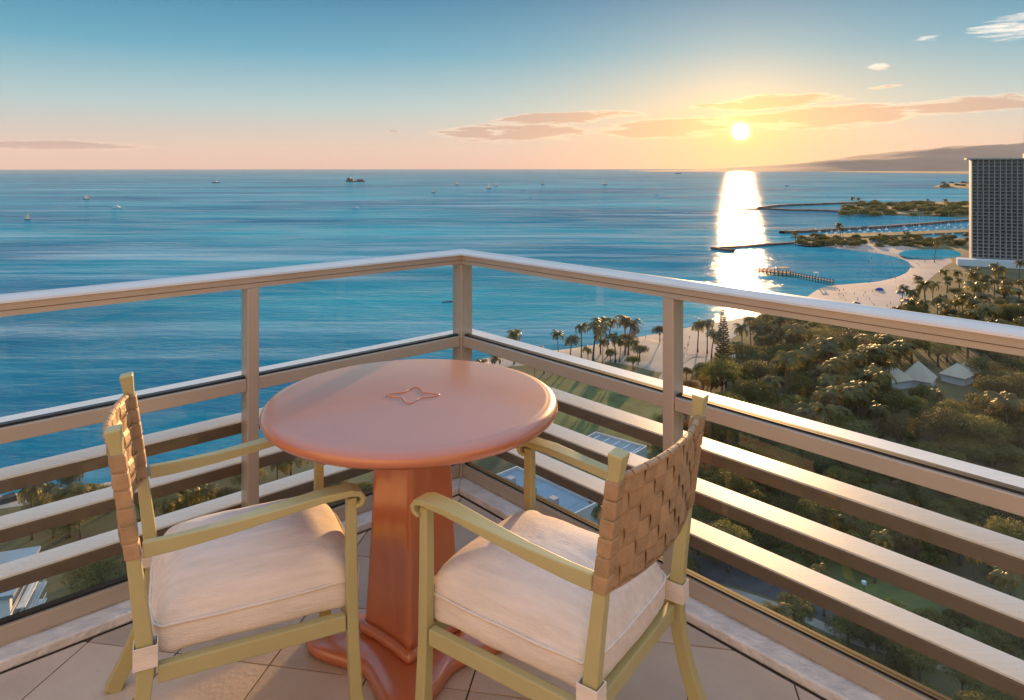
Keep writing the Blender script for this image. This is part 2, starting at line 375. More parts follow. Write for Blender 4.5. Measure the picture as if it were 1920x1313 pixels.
# ------------------------------------------------------------------ round table
TX, TY = -0.300, 2.14
table = empty('round_table', (TX, TY, 0))
tag(table, 'round terracotta pedestal table with embossed star on its top', 'table')
RT = 0.436
def revolve(prof, n=96):
    mb = MB(); mb.loft([[Vector((r*math.cos(2*math.pi*k/n), r*math.sin(2*math.pi*k/n), z)) for k in range(n)] for r, z in prof], cap=True); return mb
prof = [(0.06, 0.706), (RT - 0.05, 0.708), (RT - 0.012, 0.711), (RT, 0.722), (RT + 0.002, 0.731), (RT - 0.003, 0.743), (RT - 0.012, 0.7505), (RT - 0.022, 0.7535), (RT - 0.027, 0.7538), (RT - 0.030, 0.7550), (RT - 0.036, 0.7560), (0.01, 0.7560)]
o = rec(revolve(prof, 128).build('table_top', M['terra'], table, smooth=True))
md = o.modifiers.new('es', 'EDGE_SPLIT'); md.split_angle = R(50)
def star(rad, waist, k, n=96, rot=0.0):
    out = []
    for i in range(n):
        t = 2*math.pi*i/n; c = abs(math.cos(2*t)); out.append((rad*(waist + (1-waist)*c**k), t + rot))
    return out
PROT = R(90 + 4)
def star_ring(rad, waist, k, z, n=96):
    return [Vector((r*math.cos(t), r*math.sin(t), z)) for r, t in star(rad, waist, k, n, PROT)]
def star4(rad, z, sharp, n=128):
    # concave four-cornered section: arcs between rounded ribs
    out = []
    for i in range(n):
        t = 2*math.pi*i/n; u = ((t / (math.pi/2)) % 1.0) - 0.5   # -0.5..0.5 between ribs (rib at +-0.5)
        x = abs(u) * 2                                           # 0 mid-face, 1 rib
        r = rad * (sharp + (1 - sharp) * x**2.6)
        if x > 0.86: r -= rad * 0.35 * (x - 0.86)**2 * 6
        out.append(Vector((r*math.cos(t + PROT), r*math.sin(t + PROT), z)))
    return out
ped = MB().loft([star4(r, z, s) for r, z, s in ((0.148, 0.078, 0.66), (0.146, 0.10, 0.66), (0.136, 0.25, 0.67), (0.126, 0.42, 0.68), (0.119, 0.58, 0.69), (0.117, 0.699, 0.70))])
rec(ped.build('pedestal', M['terra'], table, smooth=True))
bead = MB().loft([star4(r, z, 0.67) for r, z in ((0.150, 0.048), (0.164, 0.052), (0.170, 0.062), (0.167, 0.074), (0.156, 0.081), (0.146, 0.0815))])
rec(bead.build('bead_moulding', M['terra'], table, smooth=True))
def starbase(rad, z, n=160):
    out = []
    for i in range(n):
        t = 2*math.pi*i/n; x = abs(((t/(math.pi/2)) % 1.0) - 0.5) * 2
        r = rad * (0.56 + 0.47 * x**1.9)
        if x > 0.74: r -= rad * 1.05 * (x - 0.74)**2
        out.append(Vector((r*math.cos(t + PROT), r*math.sin(t + PROT), z)))
    return out
base = MB().loft([starbase(r, z) for r, z in ((0.313, 0.002), (0.328, 0.006), (0.334, 0.016), (0.331, 0.028), (0.320, 0.037), (0.300, 0.042), (0.22, 0.047), (0.10, 0.050))])
rec(base.build('foot_plate', M['terra'], table, smooth=True))
st = []
for i in range(96):
    t = 2*math.pi*i/96; x = abs(((t/(math.pi/2)) % 1.0) - 0.5) * 2
    r = 0.083 * (0.47 + 0.53 * x**1.7)
    if x > 0.9: r -= 0.083 * (x - 0.9)**2 * 4
    st.append(Vector((r*math.cos(t), r*math.sin(t)*0.97, 0.7565)))
MB().ring_tube(st, 0.0032, 6).build('star_emblem', M['terra'], table, smooth=True)

# ------------------------------------------------------------------ chairs
def rrect(cx, cy, w_, d_, ax, ay):      # ring of a bar section centred c with axes
    return [cx + ax*w_ + ay*d_, cx - ax*w_ + ay*d_, cx - ax*w_ - ay*d_, cx + ax*w_ - ay*d_]
def bar(mb, pts, ws, ds, side=Vector((1, 0, 0))):
    rings = []
    pts = [Vector(p) for p in pts]
    for i, p in enumerate(pts):
        t = (pts[min(i+1, len(pts)-1)] - pts[max(i-1, 0)]).normalized()
        s_ = (side - t * side.dot(t)).normalized(); u = t.cross(s_)
        w2 = ws[i]/2 if isinstance(ws, (list, tuple)) else ws/2; d2 = ds[i]/2 if isinstance(ds, (list, tuple)) else ds/2
        rings.append([p + s_*w2 + u*d2, p - s_*w2 + u*d2, p - s_*w2 - u*d2, p + s_*w2 - u*d2])
    return mb.loft(rings)
HW = 0.225
def rear_y(z):      # the rear post line: sabre leg below the seat, reclining back above
    if z < 0.33: return -0.235 - 0.10 * ((0.33 - z) / 0.33) ** 1.8
    return -0.235 - 0.065 * ((z - 0.33) / 0.53) ** 1.15
def make_chair(label):
    root = empty('armchair'); tag(root, label, 'chair')
    for s in (-1, 1):
        # front leg and arm post in one piece
        bar(MB(), [(s*HW, 0.252, 0.0), (s*HW, 0.236, 0.12), (s*HW, 0.228, 0.28), (s*HW, 0.225, 0.45), (s*HW, 0.225, 0.612)], [0.040, 0.032, 0.029, 0.028, 0.026], [0.036, 0.031, 0.028, 0.027, 0.025]).build('front_leg', M['olive'], root, bevel=0.003)
        zs = [0.0, 0.08, 0.16, 0.24, 0.33, 0.42, 0.5, 0.58, 0.66, 0.74, 0.80]
        bar(MB(), [(s*HW, rear_y(z), z) for z in zs], [0.036, 0.031, 0.028, 0.027, 0.027, 0.027, 0.026, 0.026, 0.025, 0.024, 0.023], [0.042, 0.038, 0.035, 0.034, 0.036, 0.034, 0.031, 0.028, 0.026, 0.024, 0.023]).build('rear_post', M['olive'], root, bevel=0.003)
        bar(MB(), [(s*HW, rear_y(z), z) for z in (0.8005, 0.83, 0.868)], [0.024, 0.029, 0.041], [0.024, 0.028, 0.034]).build('finial', M['olive'], root, bevel=0.004)
        # arm: broad and flat at the front with a rolled end, turning into an upright blade at the back
        pts = [(s*HW, 0.232, 0.5925), (s*HW, 0.247, 0.599), (s*HW, 0.252, 0.612), (s*HW, 0.243, 0.6245), (s*HW, 0.222, 0.630), (s*HW, 0.15, 0.627), (s*HW, 0.05, 0.613), (s*HW, -0.07, 0.597), (s*HW, -0.18, 0.588), (s*HW, -0.243, 0.586)]
        bar(MB(), pts, [0.046, 0.050, 0.052, 0.053, 0.054, 0.050, 0.040, 0.028, 0.020, 0.018], [0.010, 0.012, 0.013, 0.014, 0.016, 0.018, 0.022, 0.028, 0.034, 0.036]).build('arm', M['olive'], root, bevel=0.003, smooth=False)
        bar(MB(), [(s*(HW-0.002), 0.211, 0.300), (s*(HW-0.002), -0.212, 0.300)], 0.024, 0.040).build('side_rail', M['olive'], root, bevel=0.003)
    for y in (0.226, -0.228):
        bar(MB(), [(-HW+0.017, y, 0.300), (HW-0.017, y, 0.300)], 0.022, 0.038, side=Vector((0, 1, 0))).build('cross_rail', M['olive'], root, bevel=0.003)
    # seat cushion: box cushion with crowned top
    rings = []; n = 64
    def outline(inset, z, crown=0.0, y0=-0.232, y1=0.262):
        out = []; hw = 0.246 - inset; cy = (y0 + y1)/2; hy = (y1 - y0)/2 - inset
        for k in range(n):
            t = 2*math.pi*k/n; c, s_ = math.cos(t), math.sin(t); p = 5.5
            r = 1.0 / (abs(c)**p + abs(s_)**p) ** (1/p)
            x, y = hw*r*c, cy + hy*r*s_
            wob = 0.0025*math.sin(7*t + 1) + 0.002*math.sin(13*t)
            out.append(Vector((x*(1 + wob), y*(1 + wob), z)))
        return out
    for ins, z in ((0.03, 0.322), (0.008, 0.325), (0.0, 0.336), (-0.003, 0.36), (-0.001, 0.385), (0.001, 0.392)): rings.append(outline(ins, z))
    for ins, z in ((0.004, 0.398), (0.010, 0.412), (0.020, 0.434), (0.045, 0.457), (0.08, 0.473), (0.12, 0.484), (0.17, 0.493), (0.22, 0.496)): rings.append(outline(ins, z))
    # notch: the arm posts press the cushion, keep its sides just inside
    for rg in rings:
        for p in rg:
            p.x = max(-0.2075, min(0.2075, p.x)) if abs(p.y) > 0.17 else p.x*0.86
            if p.y > 0.17 and abs(p.x) < 0.19: pass
    cu = MB().loft(rings); cu = rec(cu.build('seat_cushion', M['cushion'], root, smooth=True))
    tex = bpy.data.textures.get('wrinkle') or bpy.data.textures.new('wrinkle', 'CLOUDS'); tex.noise_scale = 0.11
    ss = cu.modifiers.new('s', 'SUBSURF'); ss.levels = 1; ss.render_levels = 1
    dm = cu.modifiers.new('d', 'DISPLACE'); dm.texture = tex; dm.strength = 0.007; dm.texture_coords = 'LOCAL'
    pip = outline(-0.0005, 0.392)
    for p in pip: p.x = max(-0.2085, min(0.2085, p.x)) if abs(p.y) > 0.17 else p.x*0.865
    MB().ring_tube(pip, 0.0036, 6).build('piping', M['cushion'], cu, smooth=True)
    for s in (-1, 1):      # fabric ties round the rear posts
        zc = 0.352; yy = rear_y(zc)
        loop = [(s*HW + a_*0.0175, yy + b2*0.0225) for a_, b2 in ((-1, 1), (1, 1), (1, -1), (-1, -1))]
        mbt = MB().loft([[Vector((x, y, z)) for x, y in loop] for z in (zc - 0.026, zc + 0.024)], cap=False)
        t_ = rec(mbt.build('fabric_tie', M['cushion'], root)); sm = t_.modifiers.new('so', 'SOLIDIFY'); sm.thickness = 0.004; sm.offset = 1
        bv = t_.modifiers.new('b', 'BEVEL'); bv.width = 0.006; bv.segments = 2
    # woven leather back: 10 vertical and 6 horizontal straps, bowed backwards
    NV, NH, Z0, Z1 = 10, 6, 0.572, 0.812
    def back_pt(u, z, off):     # u -1..1 across
        bow = -0.036 * (1 - u*u)
        y = rear_y(z) + bow; 
        dy = -0.10 * (-2*u) / 0.45
        nrm = Vector((-0.22*u, -1.0, 0.10)).normalized()
        return Vector((u * (HW + 0.004), y, z)) + nrm * off
    def ribbon(path_pts, wdir_pts, th):
        rings = []
        for (p, wv, nv) in path_pts:
            rings.append([p - wv + nv*th, p + wv + nv*th, p + wv - nv*th, p - wv - nv*th])
        return MB().loft(rings)
    cw = 2.0 / NV; rh = (Z1 - Z0) / NH; amp = 0.0034; th = 0.0014
    for j in range(NH):
        zc = Z0 + rh * (j + 0.5); pts_ = []
        for k in range(NV * 4 + 1):
            u = -1 + 2 * k / (NV * 4); ph = math.cos(math.pi * (u + 1) / cw - math.pi/2 + math.pi * j)
            o_ = amp * math.sin(math.pi * ((u + 1) / cw) + math.pi * j)
            ph = max(-1, min(1, 1.6 * math.sin(math.pi * ((u + 1) / cw) + math.pi * j)))
            p = back_pt(u, zc, amp * ph); nrm = Vector((-0.22*u, -1.0, 0.10)).normalized()
            pts_.append((p, Vector((0, -0.012*0, rh * 0.455)), nrm))
        st_ = ribbon(pts_, None, th)
        # wrap round both posts
        o = rec(st_.build('horizontal_strap', M['strap'], root))
        for s in (-1, 1):
            yy = rear_y(zc); lp = [(s*HW + a_*0.0165, yy + b2*0.0165) for a_, b2 in ((-1, 1), (1, 1), (1, -1), (-1, -1))]
            dzy = (rear_y(zc + rh*0.47) - rear_y(zc - rh*0.47)) / 2
            mbw = MB().loft([[Vector((x, y + sg*dzy, z)) for x, y in lp] for z, sg in ((zc - rh*0.475, -1), (zc + rh*0.475, 1))], cap=True)
            rec(mbw.build('strap_wrap', M['strap'], o, bevel=0.004))
    for i in range(NV):
        uc = -1 + cw * (i + 0.5); pts_ = []
        wv = Vector((cw * HW * 0.47, 0, 0)); 
        slope = -0.036 * (-2*uc) / HW; wv = Vector((cw * HW * 0.45, slope * cw * HW * 0.45, 0))
        nrm = Vector((-0.22*uc, -1.0, 0.10)).normalized()
        for k in range(NH * 4 + 1):
            z = Z0 + (Z1 - Z0) * k / (NH * 4)
            ph = max(-1, min(1, -1.6 * math.sin(math.pi * ((uc + 1) / cw) + math.pi * 0) * (1 if True else 0) * math.cos(math.pi * ((z - Z0) / rh - 0.5)) ))
            sgn = math.sin(math.pi * ((uc + 1) / cw))      # +-1 at strap centre
            ph = max(-1, min(1, -1.6 * sgn * math.sin(math.pi * (z - Z0) / rh) * 1.0)) if True else ph
            # alternate over / under on every row
            row = (z - Z0) / rh; ph = -sgn * max(-1, min(1, 1.6 * math.sin(math.pi * row + 0.0))) if False else -sgn * (max(-1, min(1, 1.6*math.cos(math.pi * (row - 0.5)))))
            pts_.append((back_pt(uc, z, amp * ph), wv, nrm))
        # fold over the top and bottom edges
        top = back_pt(uc, Z1 + 0.004, 0.0); 
        o = rec(ribbon(pts_, None, th).build('vertical_strap', M['strap'], root))
        for ze, sg in ((Z1, 1), (Z0, -1)):
            cpt = back_pt(uc, ze, 0)
            rr = [[cpt + wv*e + Vector((0, 0.0085*math.cos(t), sg*0.006*max(0, math.sin(t)) )) for e in (-1, 1) for t in ()] for _ in ()]
            ring = lambda e: [cpt + wv*e + Vector((0, 0.0085*math.cos(t), sg*(0.009*math.sin(t) - 0.001))) for t in [math.pi*q_/6 for q_ in range(7)]]
            rec(MB().loft([ring(-1), ring(1)]).build('strap_fold', M['strap'], o))
    return root
chairA = make_chair('olive metal armchair with cream cushion, its woven leather back turned to the beach side')
chairB = copy_tree(chairA)
chairA.location = (0.104, 1.792, 0); chairA.rotation_euler = (0, 0, math.atan2(0.812, 0.584))
chairB.location = (-0.707, 1.898, 0); chairB.rotation_euler = (0, 0, -math.atan2(0.904, 0.428))
chairB['label'] = 'olive metal armchair with cream cushion, its woven leather back turned to the open sea'
for c in (chairA, chairB): c['group'] = 'armchairs at the round table'

# ------------------------------------------------------------------ the view below: sea, shore, park
DROP = EYE - SEA
def gp(px, py, z=SEA):
    Y = FPX * (EYE - z) / (py - PY0); return Vector(((px - PX0) / FPX * Y, Y, z))
def sea_mat():
    mt = bpy.data.materials.new('sea_water'); mt.use_nodes = True; t = mt.node_tree; p = t.nodes['Principled BSDF']
    N = lambda k: t.nodes.new(k)
    tc = N('ShaderNodeTexCoord')
    def noise_(scale, stretch, detail, rot=0.0, rough=0.55):
        mp = N('ShaderNodeMapping'); t.links.new(tc.outputs['Object'], mp.inputs[0]); mp.inputs['Scale'].default_value = stretch; mp.inputs['Rotation'].default_value = (0, 0, rot)
        n = N('ShaderNodeTexNoise'); n.inputs['Scale'].default_value = scale; n.inputs['Detail'].default_value = detail; n.inputs['Roughness'].default_value = rough; t.links.new(mp.outputs[0], n.inputs[0]); return n.outputs[0]
    chop = noise_(0.22, (0.5, 1.0, 1), 5, R(12), 0.5); swell = noise_(0.017, (0.22, 1.0, 1), 3, R(8)); patch = noise_(0.0042, (0.35, 1, 1), 5, R(6), 0.6)
    streak = noise_(0.010, (0.10, 1.0, 1), 5, R(10), 0.65)
    ad = N('ShaderNodeMath'); ad.operation = 'MULTIPLY_ADD'; t.links.new(swell, ad.inputs[0]); ad.inputs[1].default_value = 3.0; t.links.new(chop, ad.inputs[2])
    bp = N('ShaderNodeBump'); bp.inputs['Strength'].default_value = 0.9; bp.inputs['Distance'].default_value = 1.1; t.links.new(ad.outputs[0], bp.inputs['Height'])
    r = N('ShaderNodeValToRGB'); t.links.new(patch, r.inputs[0]); e = r.color_ramp.elements
    e[0].position = 0.36; e[0].color = (0.006, 0.17, 0.26, 1); e[1].position = 0.66; e[1].color = (0.04, 0.38, 0.43, 1)
    r2 = N('ShaderNodeValToRGB'); t.links.new(streak, r2.inputs[0]); e = r2.color_ramp.elements; e[0].position = 0.57; e[0].color = (0, 0, 0, 1); e[1].position = 0.72; e[1].color = (1, 1, 1, 1)
    mx = N('ShaderNodeMix'); mx.data_type = 'RGBA'; t.links.new(r2.outputs[0], mx.inputs[0]); t.links.new(r.outputs[0], mx.inputs[6]); mx.inputs[7].default_value = (0.36, 0.52, 0.55, 1)
    df = N('ShaderNodeBsdfDiffuse'); t.links.new(mx.outputs[2], df.inputs[0]); t.links.new(bp.outputs[0], df.inputs['Normal'])
    gl = N('ShaderNodeBsdfGlossy'); gl.inputs['Roughness'].default_value = 0.085; gl.inputs[0].default_value = (1, 1, 1, 1); t.links.new(bp.outputs[0], gl.inputs['Normal'])
    lw = N('ShaderNodeLayerWeight'); lw.inputs[0].default_value = 0.5; t.links.new(bp.outputs[0], lw.inputs['Normal'])
    pw = N('ShaderNodeMath'); pw.operation = 'POWER'; t.links.new(lw.outputs['Facing'], pw.inputs[0]); pw.inputs[1].default_value = 3.5
    fa = N('ShaderNodeMath'); fa.operation = 'MULTIPLY_ADD'; t.links.new(pw.outputs[0], fa.inputs[0]); fa.inputs[1].default_value = 0.36; fa.inputs[2].default_value = 0.02
    wind = noise_(0.045, (0.16, 1.0, 1), 6, R(9), 0.7); mr = N('ShaderNodeMapRange'); t.links.new(wind, mr.inputs[0]); mr.inputs[1].default_value = 0.40; mr.inputs[2].default_value = 0.66; mr.inputs[3].default_value = 0.10; mr.inputs[4].default_value = 1.15
    fw = N('ShaderNodeMath'); fw.operation = 'MULTIPLY'; t.links.new(fa.outputs[0], fw.inputs[0]); t.links.new(mr.outputs[0], fw.inputs[1])
    ms = N('ShaderNodeMixShader'); t.links.new(fw.outputs[0], ms.inputs[0]); t.links.new(df.outputs[0], ms.inputs[1]); t.links.new(gl.outputs[0], ms.inputs[2]); t.links.new(ms.outputs[0], t.nodes['Material Output'].inputs[0])
    p.inputs['Roughness'].default_value = 0.30; p.inputs['IOR'].default_value = 1.333; p.inputs['Specular IOR Level'].default_value = 0.16
    return mt
M['sea'] = sea_mat()
n_ = 96
disc = [(33000 * math.cos(2*math.pi*k/n_), 33000 * math.sin(2*math.pi*k/n_), SEA) for k in range(n_)]
o = MB().add(disc, [tuple(range(n_))]).build('sea', M['sea']); tag(o, kind='structure')

M['sand'] = material('beach_sand', (0.42, 0.33, 0.26), 0.9, var=0.12, scale=0.05, detail=8, bump=0.6, bscale=0.9)
M['ground'] = material('park_ground', (0.085, 0.085, 0.028), 0.95, var=0.35, scale=0.03, detail=8, base2=(0.15, 0.13, 0.055))
M['lawn'] = material('lawn_grass', (0.10, 0.115, 0.03), 0.95, var=0.3, scale=0.2, detail=8)
M['asphalt'] = material('asphalt', (0.06, 0.058, 0.06), 0.85, var=0.2, scale=0.4)
M['paving'] = material('pale_path_concrete', (0.30, 0.26, 0.22), 0.9, var=0.12, scale=0.3)
M['rock'] = material('dark_lava_rock', (0.05, 0.04, 0.033), 0.9, var=0.4, scale=0.4, detail=8)
M['towerconc'] = material('warm_tower_concrete', (0.46, 0.40, 0.35), 0.75, var=0.08, scale=0.15)
M['white'] = material('white_paint', (0.75, 0.74, 0.72), 0.5, var=0.05, scale=1)
M['conc'] = material('pale_concrete', (0.58, 0.56, 0.54), 0.75, var=0.08, scale=0.15)
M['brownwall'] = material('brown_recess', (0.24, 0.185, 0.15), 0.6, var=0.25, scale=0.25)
M['darkglass'] = material('dark_window_glass', (0.05, 0.055, 0.065), 0.12, var=0.3, scale=0.3)
M['blueroof'] = material('pale_blue_roof_membrane', (0.24, 0.31, 0.37), 0.5, var=0.15, scale=0.12, detail=7)
M['greyroof'] = material('grey_roof', (0.30, 0.31, 0.32), 0.6, var=0.15, scale=0.15, detail=7)
M['canvas'] = material('cream_tent_canvas', (0.55, 0.44, 0.33), 0.8, var=0.05, scale=0.3)
M['wood'] = material('weathered_timber', (0.12, 0.08, 0.055), 0.85, var=0.25, scale=0.6)
M['bark'] = material('palm_bark', (0.13, 0.095, 0.07), 0.9, var=0.25, scale=2)
M['leaf'] = material('tree_leaves', (0.135, 0.14, 0.026), 0.6, var=0.35, scale=0.35, trans=0.5, obj_rand=0.42, base2=(0.22, 0.19, 0.042))
M['frond'] = material('palm_fronds', (0.14, 0.125, 0.025), 0.45, var=0.35, scale=0.5, trans=0.5, obj_rand=0.25, base2=(0.25, 0.20, 0.045))
M['pine'] = material('pine_needles', (0.06, 0.075, 0.025), 0.7, var=0.3, scale=0.5, trans=0.2)
M['hill'] = material('hill_scrub', (0.15, 0.12, 0.09), 0.95, var=0.3, scale=0.001)
M['skin'] = material('bather', (0.16, 0.09, 0.07), 0.7, var=0.3, scale=0.6, obj_rand=0.6)
M['bluecloth'] = material('blue_shade_cloth', (0.03, 0.05, 0.30), 0.8)
M['darkhull'] = material('dark_hull', (0.03, 0.035, 0.05), 0.5)
M['sail'] = material('sail_cloth', (0.70, 0.62, 0.55), 0.8, var=0.05, trans=0.4)

S_px = [(-500,1030),(-300,985),(0,930),(200,905),(430,868),(560,835),(700,770),(800,722),(880,680),(960,664),(1060,655),(1150,640),(1250,622),(1300,612),(1380,598),(1440,588),(1490,570),(1515,555),(1545,538),(1600,532),(1650,527),(1690,516),(1706,503),(1700,490),(1660,478),(1600,470),(1560,465),(1490,457.5)]
I_px = [(-500,1070),(-300,1022),(0,966),(200,940),(430,900),(560,866),(700,806),(800,748),(890,703),(985,692),(1080,682),(1170,690),(1250,705),(1320,690),(1360,650),(1410,622),(1500,612),(1570,612),(1620,600),(1660,590),(1695,575),(1720,552),(1745,525),(1768,505),(1780,488),(1700,465),(1640,461),(1510,453.5)]
LANDZ = SEA + 1.6
def smooth_line(pts, n=5):
    out = []
    for i in range(len(pts) - 1):
        p0, p1, p2, p3 = (Vector(pts[max(i-1, 0)]), Vector(pts[i]), Vector(pts[i+1]), Vector(pts[min(i+2, len(pts)-1)]))
        for k in range(n):
            t = k / n; out.append(0.5 * ((2*p1) + (-p0 + p2)*t + (2*p0 - 5*p1 + 4*p2 - p3)*t*t + (-p0 + 3*p1 - 3*p2 + p3)*t**3))
    out.append(Vector(pts[-1])); return out
Sg = smooth_line([gp(*p).to_2d() for p in S_px]); Ig = smooth_line([gp(*p).to_2d() for p in I_px])
mb = MB(); rows = []
for f_, z in ((-0.25, SEA - 1.2), (0.0, SEA - 0.02), (0.10, SEA + 0.35), (0.35, SEA + 1.1), (1.0, LANDZ + 0.02), (1.15, LANDZ - 0.3)):
    rows.append([(a_.x + (b2.x - a_.x)*f_, a_.y + (b2.y - a_.y)*f_, z + (0.12*mnoise.noise((a_.x*0.06, a_.y*0.06, f_*3)) if 0 < f_ < 1 else 0)) for a_, b2 in zip(Sg, Ig)])
mb.loft(rows, cap=False, closed=False)
o = rec(mb.build('beach', M['sand'], smooth=True)); tag(o, kind='structure')
gpoly = [(p.x, p.y, LANDZ) for p in Ig] + [(gp(1680, 447).x, gp(1680, 447).y, LANDZ), (gp(1840, 449).x, gp(1840, 449).y, LANDZ), (900, 830, LANDZ), (2500, 900, LANDZ), (2500, -500, LANDZ), (-500, -500, LANDZ), (-500, 60, LANDZ)]
o = MB().add(gpoly, [tuple(range(len(gpoly)))]).build('ground', M['ground']); rec(o); tag(o, kind='structure')
if o.data.polygons[0].normal.z < 0: o.data.flip_normals()
def sheet(name, pxs, dz, mat, z=LANDZ):
    pts = [gp(x, y, z) for x, y in pxs]; pts = smooth_line([p.to_2d() for p in pts + [pts[0]]], 4)[:-1]
    o = MB().add([(p.x, p.y, z + dz) for p in pts], [tuple(range(len(pts)))]).build(name, mat); rec(o)
    if o.data.polygons[0].normal.z < 0: o.data.flip_normals()
    return tag(o, kind='structure')
def strip(name, pxs, wid, dz, mat, z=LANDZ, kerb=0.0):
    pts = smooth_line([gp(x, y, z).to_2d() for x, y in pxs], 6); L_ = []; R_ = []
    for i, p in enumerate(pts):
        d = (pts[min(i+1, len(pts)-1)] - pts[max(i-1, 0)]).normalized(); n = Vector((-d.y, d.x)) * wid/2
        L_.append((p.x + n.x, p.y + n.y, z + dz)); R_.append((p.x - n.x, p.y - n.y, z + dz))
    o = rec(MB().loft([R_, L_], cap=False, closed=False).build(name, mat))
    if o.data.polygons[0].normal.z < 0: o.data.flip_normals()
    return tag(o, kind='structure')
sheet('lawn', [(1000,720),(1060,702),(1200,715),(1250,760),(1240,840),(1120,850),(1020,790)], 0.004, M['lawn'])
sheet('lawn', [(1380,1010),(1600,1040),(1750,1120),(1900,1180),(1980,1260),(1700,1210),(1500,1110),(1380,1075)], 0.004, M['lawn'])
sheet('lagoon', [(1684,476),(1700,470),(1740,468),(1790,470),(1800,480),(1760,486),(1715,485),(1692,481)], 0.05, M['sea'])
strip('road', [(1150,1040),(1290,1062),(1400,1085),(1500,1120),(1600,1165),(1720,1195),(1860,1235),(2100,1320)], 8.0, 0.008, M['asphalt'])
strip('sidewalk', [(1150,1070),(1290,1092),(1400,1118),(1500,1155),(1600,1200),(1720,1235),(1860,1280),(2100,1370)], 2.4, 0.012, M['paving'])
strip('path', [(1430,765),(1500,778),(1570,795),(1640,822),(1690,850),(1760,872),(1850,880)], 4.0, 0.008, M['paving'])
strip('path', [(1240,720),(1262,690),(1290,668),(1330,668)], 5.0, 0.008, M['paving'])
strip('parking_road', [(1500,459),(1600,456),(1700,452.5),(1830,452)], 22.0, 0.008, M['asphalt'])

# breakwaters: ridges of dark stone
def ridge(name, pxs, wid, h, mat=None, label=None):
    pts = smooth_line([gp(x, y).to_2d() for x, y in pxs], 8); rows = [[] for _ in range(5)]
    for i, p in enumerate(pts):
        d = (pts[min(i+1, len(pts)-1)] - pts[max(i-1, 0)]).normalized(); n = Vector((-d.y, d.x))
        for k, (o_, z) in enumerate(((-1, -1.0), (-0.45, 0.9), (0, 1.0), (0.45, 0.9), (1, -1.0))):
            j = 1 + 0.25 * mnoise.noise((p.x*0.15, p.y*0.15, k)); q_ = p + n * (o_ * wid/2 * j)
            rows[k].append((q_.x, q_.y, SEA + (h * j if z > 0 else -1.0)))
    o = rec(MB().loft(rows, cap=False, closed=False).build(name, mat or M['rock']))
    tag(o, label, 'breakwater'); return o
ridge('breakwater', [(1338,467.5),(1375,465),(1430,461.5),(1495,457)], 9, 2.2, label='dark stone breakwater closing the swimming bay from the beach')
ridge('breakwater', [(1337,467),(1352,469.5),(1374,472.5)], 9, 2.2, label='short hooked stone spur at the tip of the bay breakwater')
ridge('breakwater', [(1466,438),(1510,436),(1600,431),(1700,424.5),(1840,413)], 14, 3.2, label='long dark stone breakwater sheltering the masts of the marina')
ridge('breakwater', [(1392,394.5),(1430,393),(1480,395),(1540,396.5),(1600,399)], 16, 3.0, label='low stone breakwater on the near side of the park lagoon')
ridge('breakwater', [(1425,391.5),(1460,387.5),(1505,385.5)], 16, 4.0, label='curved stone breakwater on the seaward side of the park lagoon')
ridge('breakwater', [(1512,385.5),(1540,384.5),(1605,381.5)], 16, 4.0, label='straight stone breakwater running up to the wooded park')
ridge('breakwater', [(-60,968),(0,952),(28,944)], 7, 2.5, label='dark boulders in the water beside the white hotel wing')
def land(name, pxs, h):
    pts = smooth_line([gp(x, y).to_2d() for x, y in pxs + [pxs[0]]], 4)[:-1]; n = len(pts); c = sum(pts, Vector((0, 0))) / n
    rows = [[(c.x + (p.x - c.x)*f_, c.y + (p.y - c.y)*f_, SEA + z) for p in pts] for f_, z in ((1.02, -1), (1.0, 0.2), (0.97, h*0.8), (0.9, h))]
    o = rec(MB().loft(rows).build(name, M['ground'])); tag(o, kind='structure'); return o
land('park_peninsula', [(1576,400),(1590,391),(1620,384),(1700,381),(1850,379),(2050,380),(2050,404),(1850,409),(1750,406),(1650,403)], 3.0)
land('far_point', [(1744,351.5),(1775,346),(1850,341.5),(2000,340),(2000,353),(1850,354.5)], 3.0)
land('marina_mole', [(1480,446),(1560,441),(1680,438),(1850,431),(1850,436),(1700,443),(1560,449)], 2.0)
land('far_coast', [(1440,321.2),(1600,320.6),(2100,319.6),(2500,320),(2500,324),(2000,328),(1800,326),(1600,323)], 14.0)
# mountain range on the far side of the bay
rows = []
prof_px = [(1180,320),(1300,318.5),(1400,314),(1480,308),(1560,300),(1630,291),(1700,283),(1760,277),(1830,275),(1920,271),(2050,262),(2300,262),(2600,285),(2900,318)]
def ridge_h(px):
    for (x0, y0), (x1, y1) in zip(prof_px, prof_px[1:]):
        if x0 <= px <= x1: return y0 + (y1 - y0) * (px - x0) / (x1 - x0)
    return 320
NXm, NYm = 120, 14
for j in range(NYm):
    v = j / (NYm - 1); Yd = 13500 + 6500 * v; row = []
    for i in range(NXm):
        px = 1180 + (2900 - 1180) * i / (NXm - 1); x = (px - PX0) / FPX * Yd
        hmax = max(0, (PY0 - ridge_h(px)) / FPX * 18200 + 85); f_ = math.sin(min(1, v / 0.72) * math.pi/2) if v < 0.72 else math.cos((v - 0.72)/0.28*math.pi/2)
        nzv = mnoise.fractal((x*0.0005, Yd*0.0005, 3), 1.0, 2.0, 5)
        row.append((x, Yd, SEA - 4 + hmax * max(0, f_) * (1 + 0.16*nzv) + (18*nzv if v > 0.1 else 0)))
    rows.append(row)
o = rec(MB().loft(rows, cap=False, closed=False).build('hills', M['hill'], smooth=True)); tag(o, kind='structure')

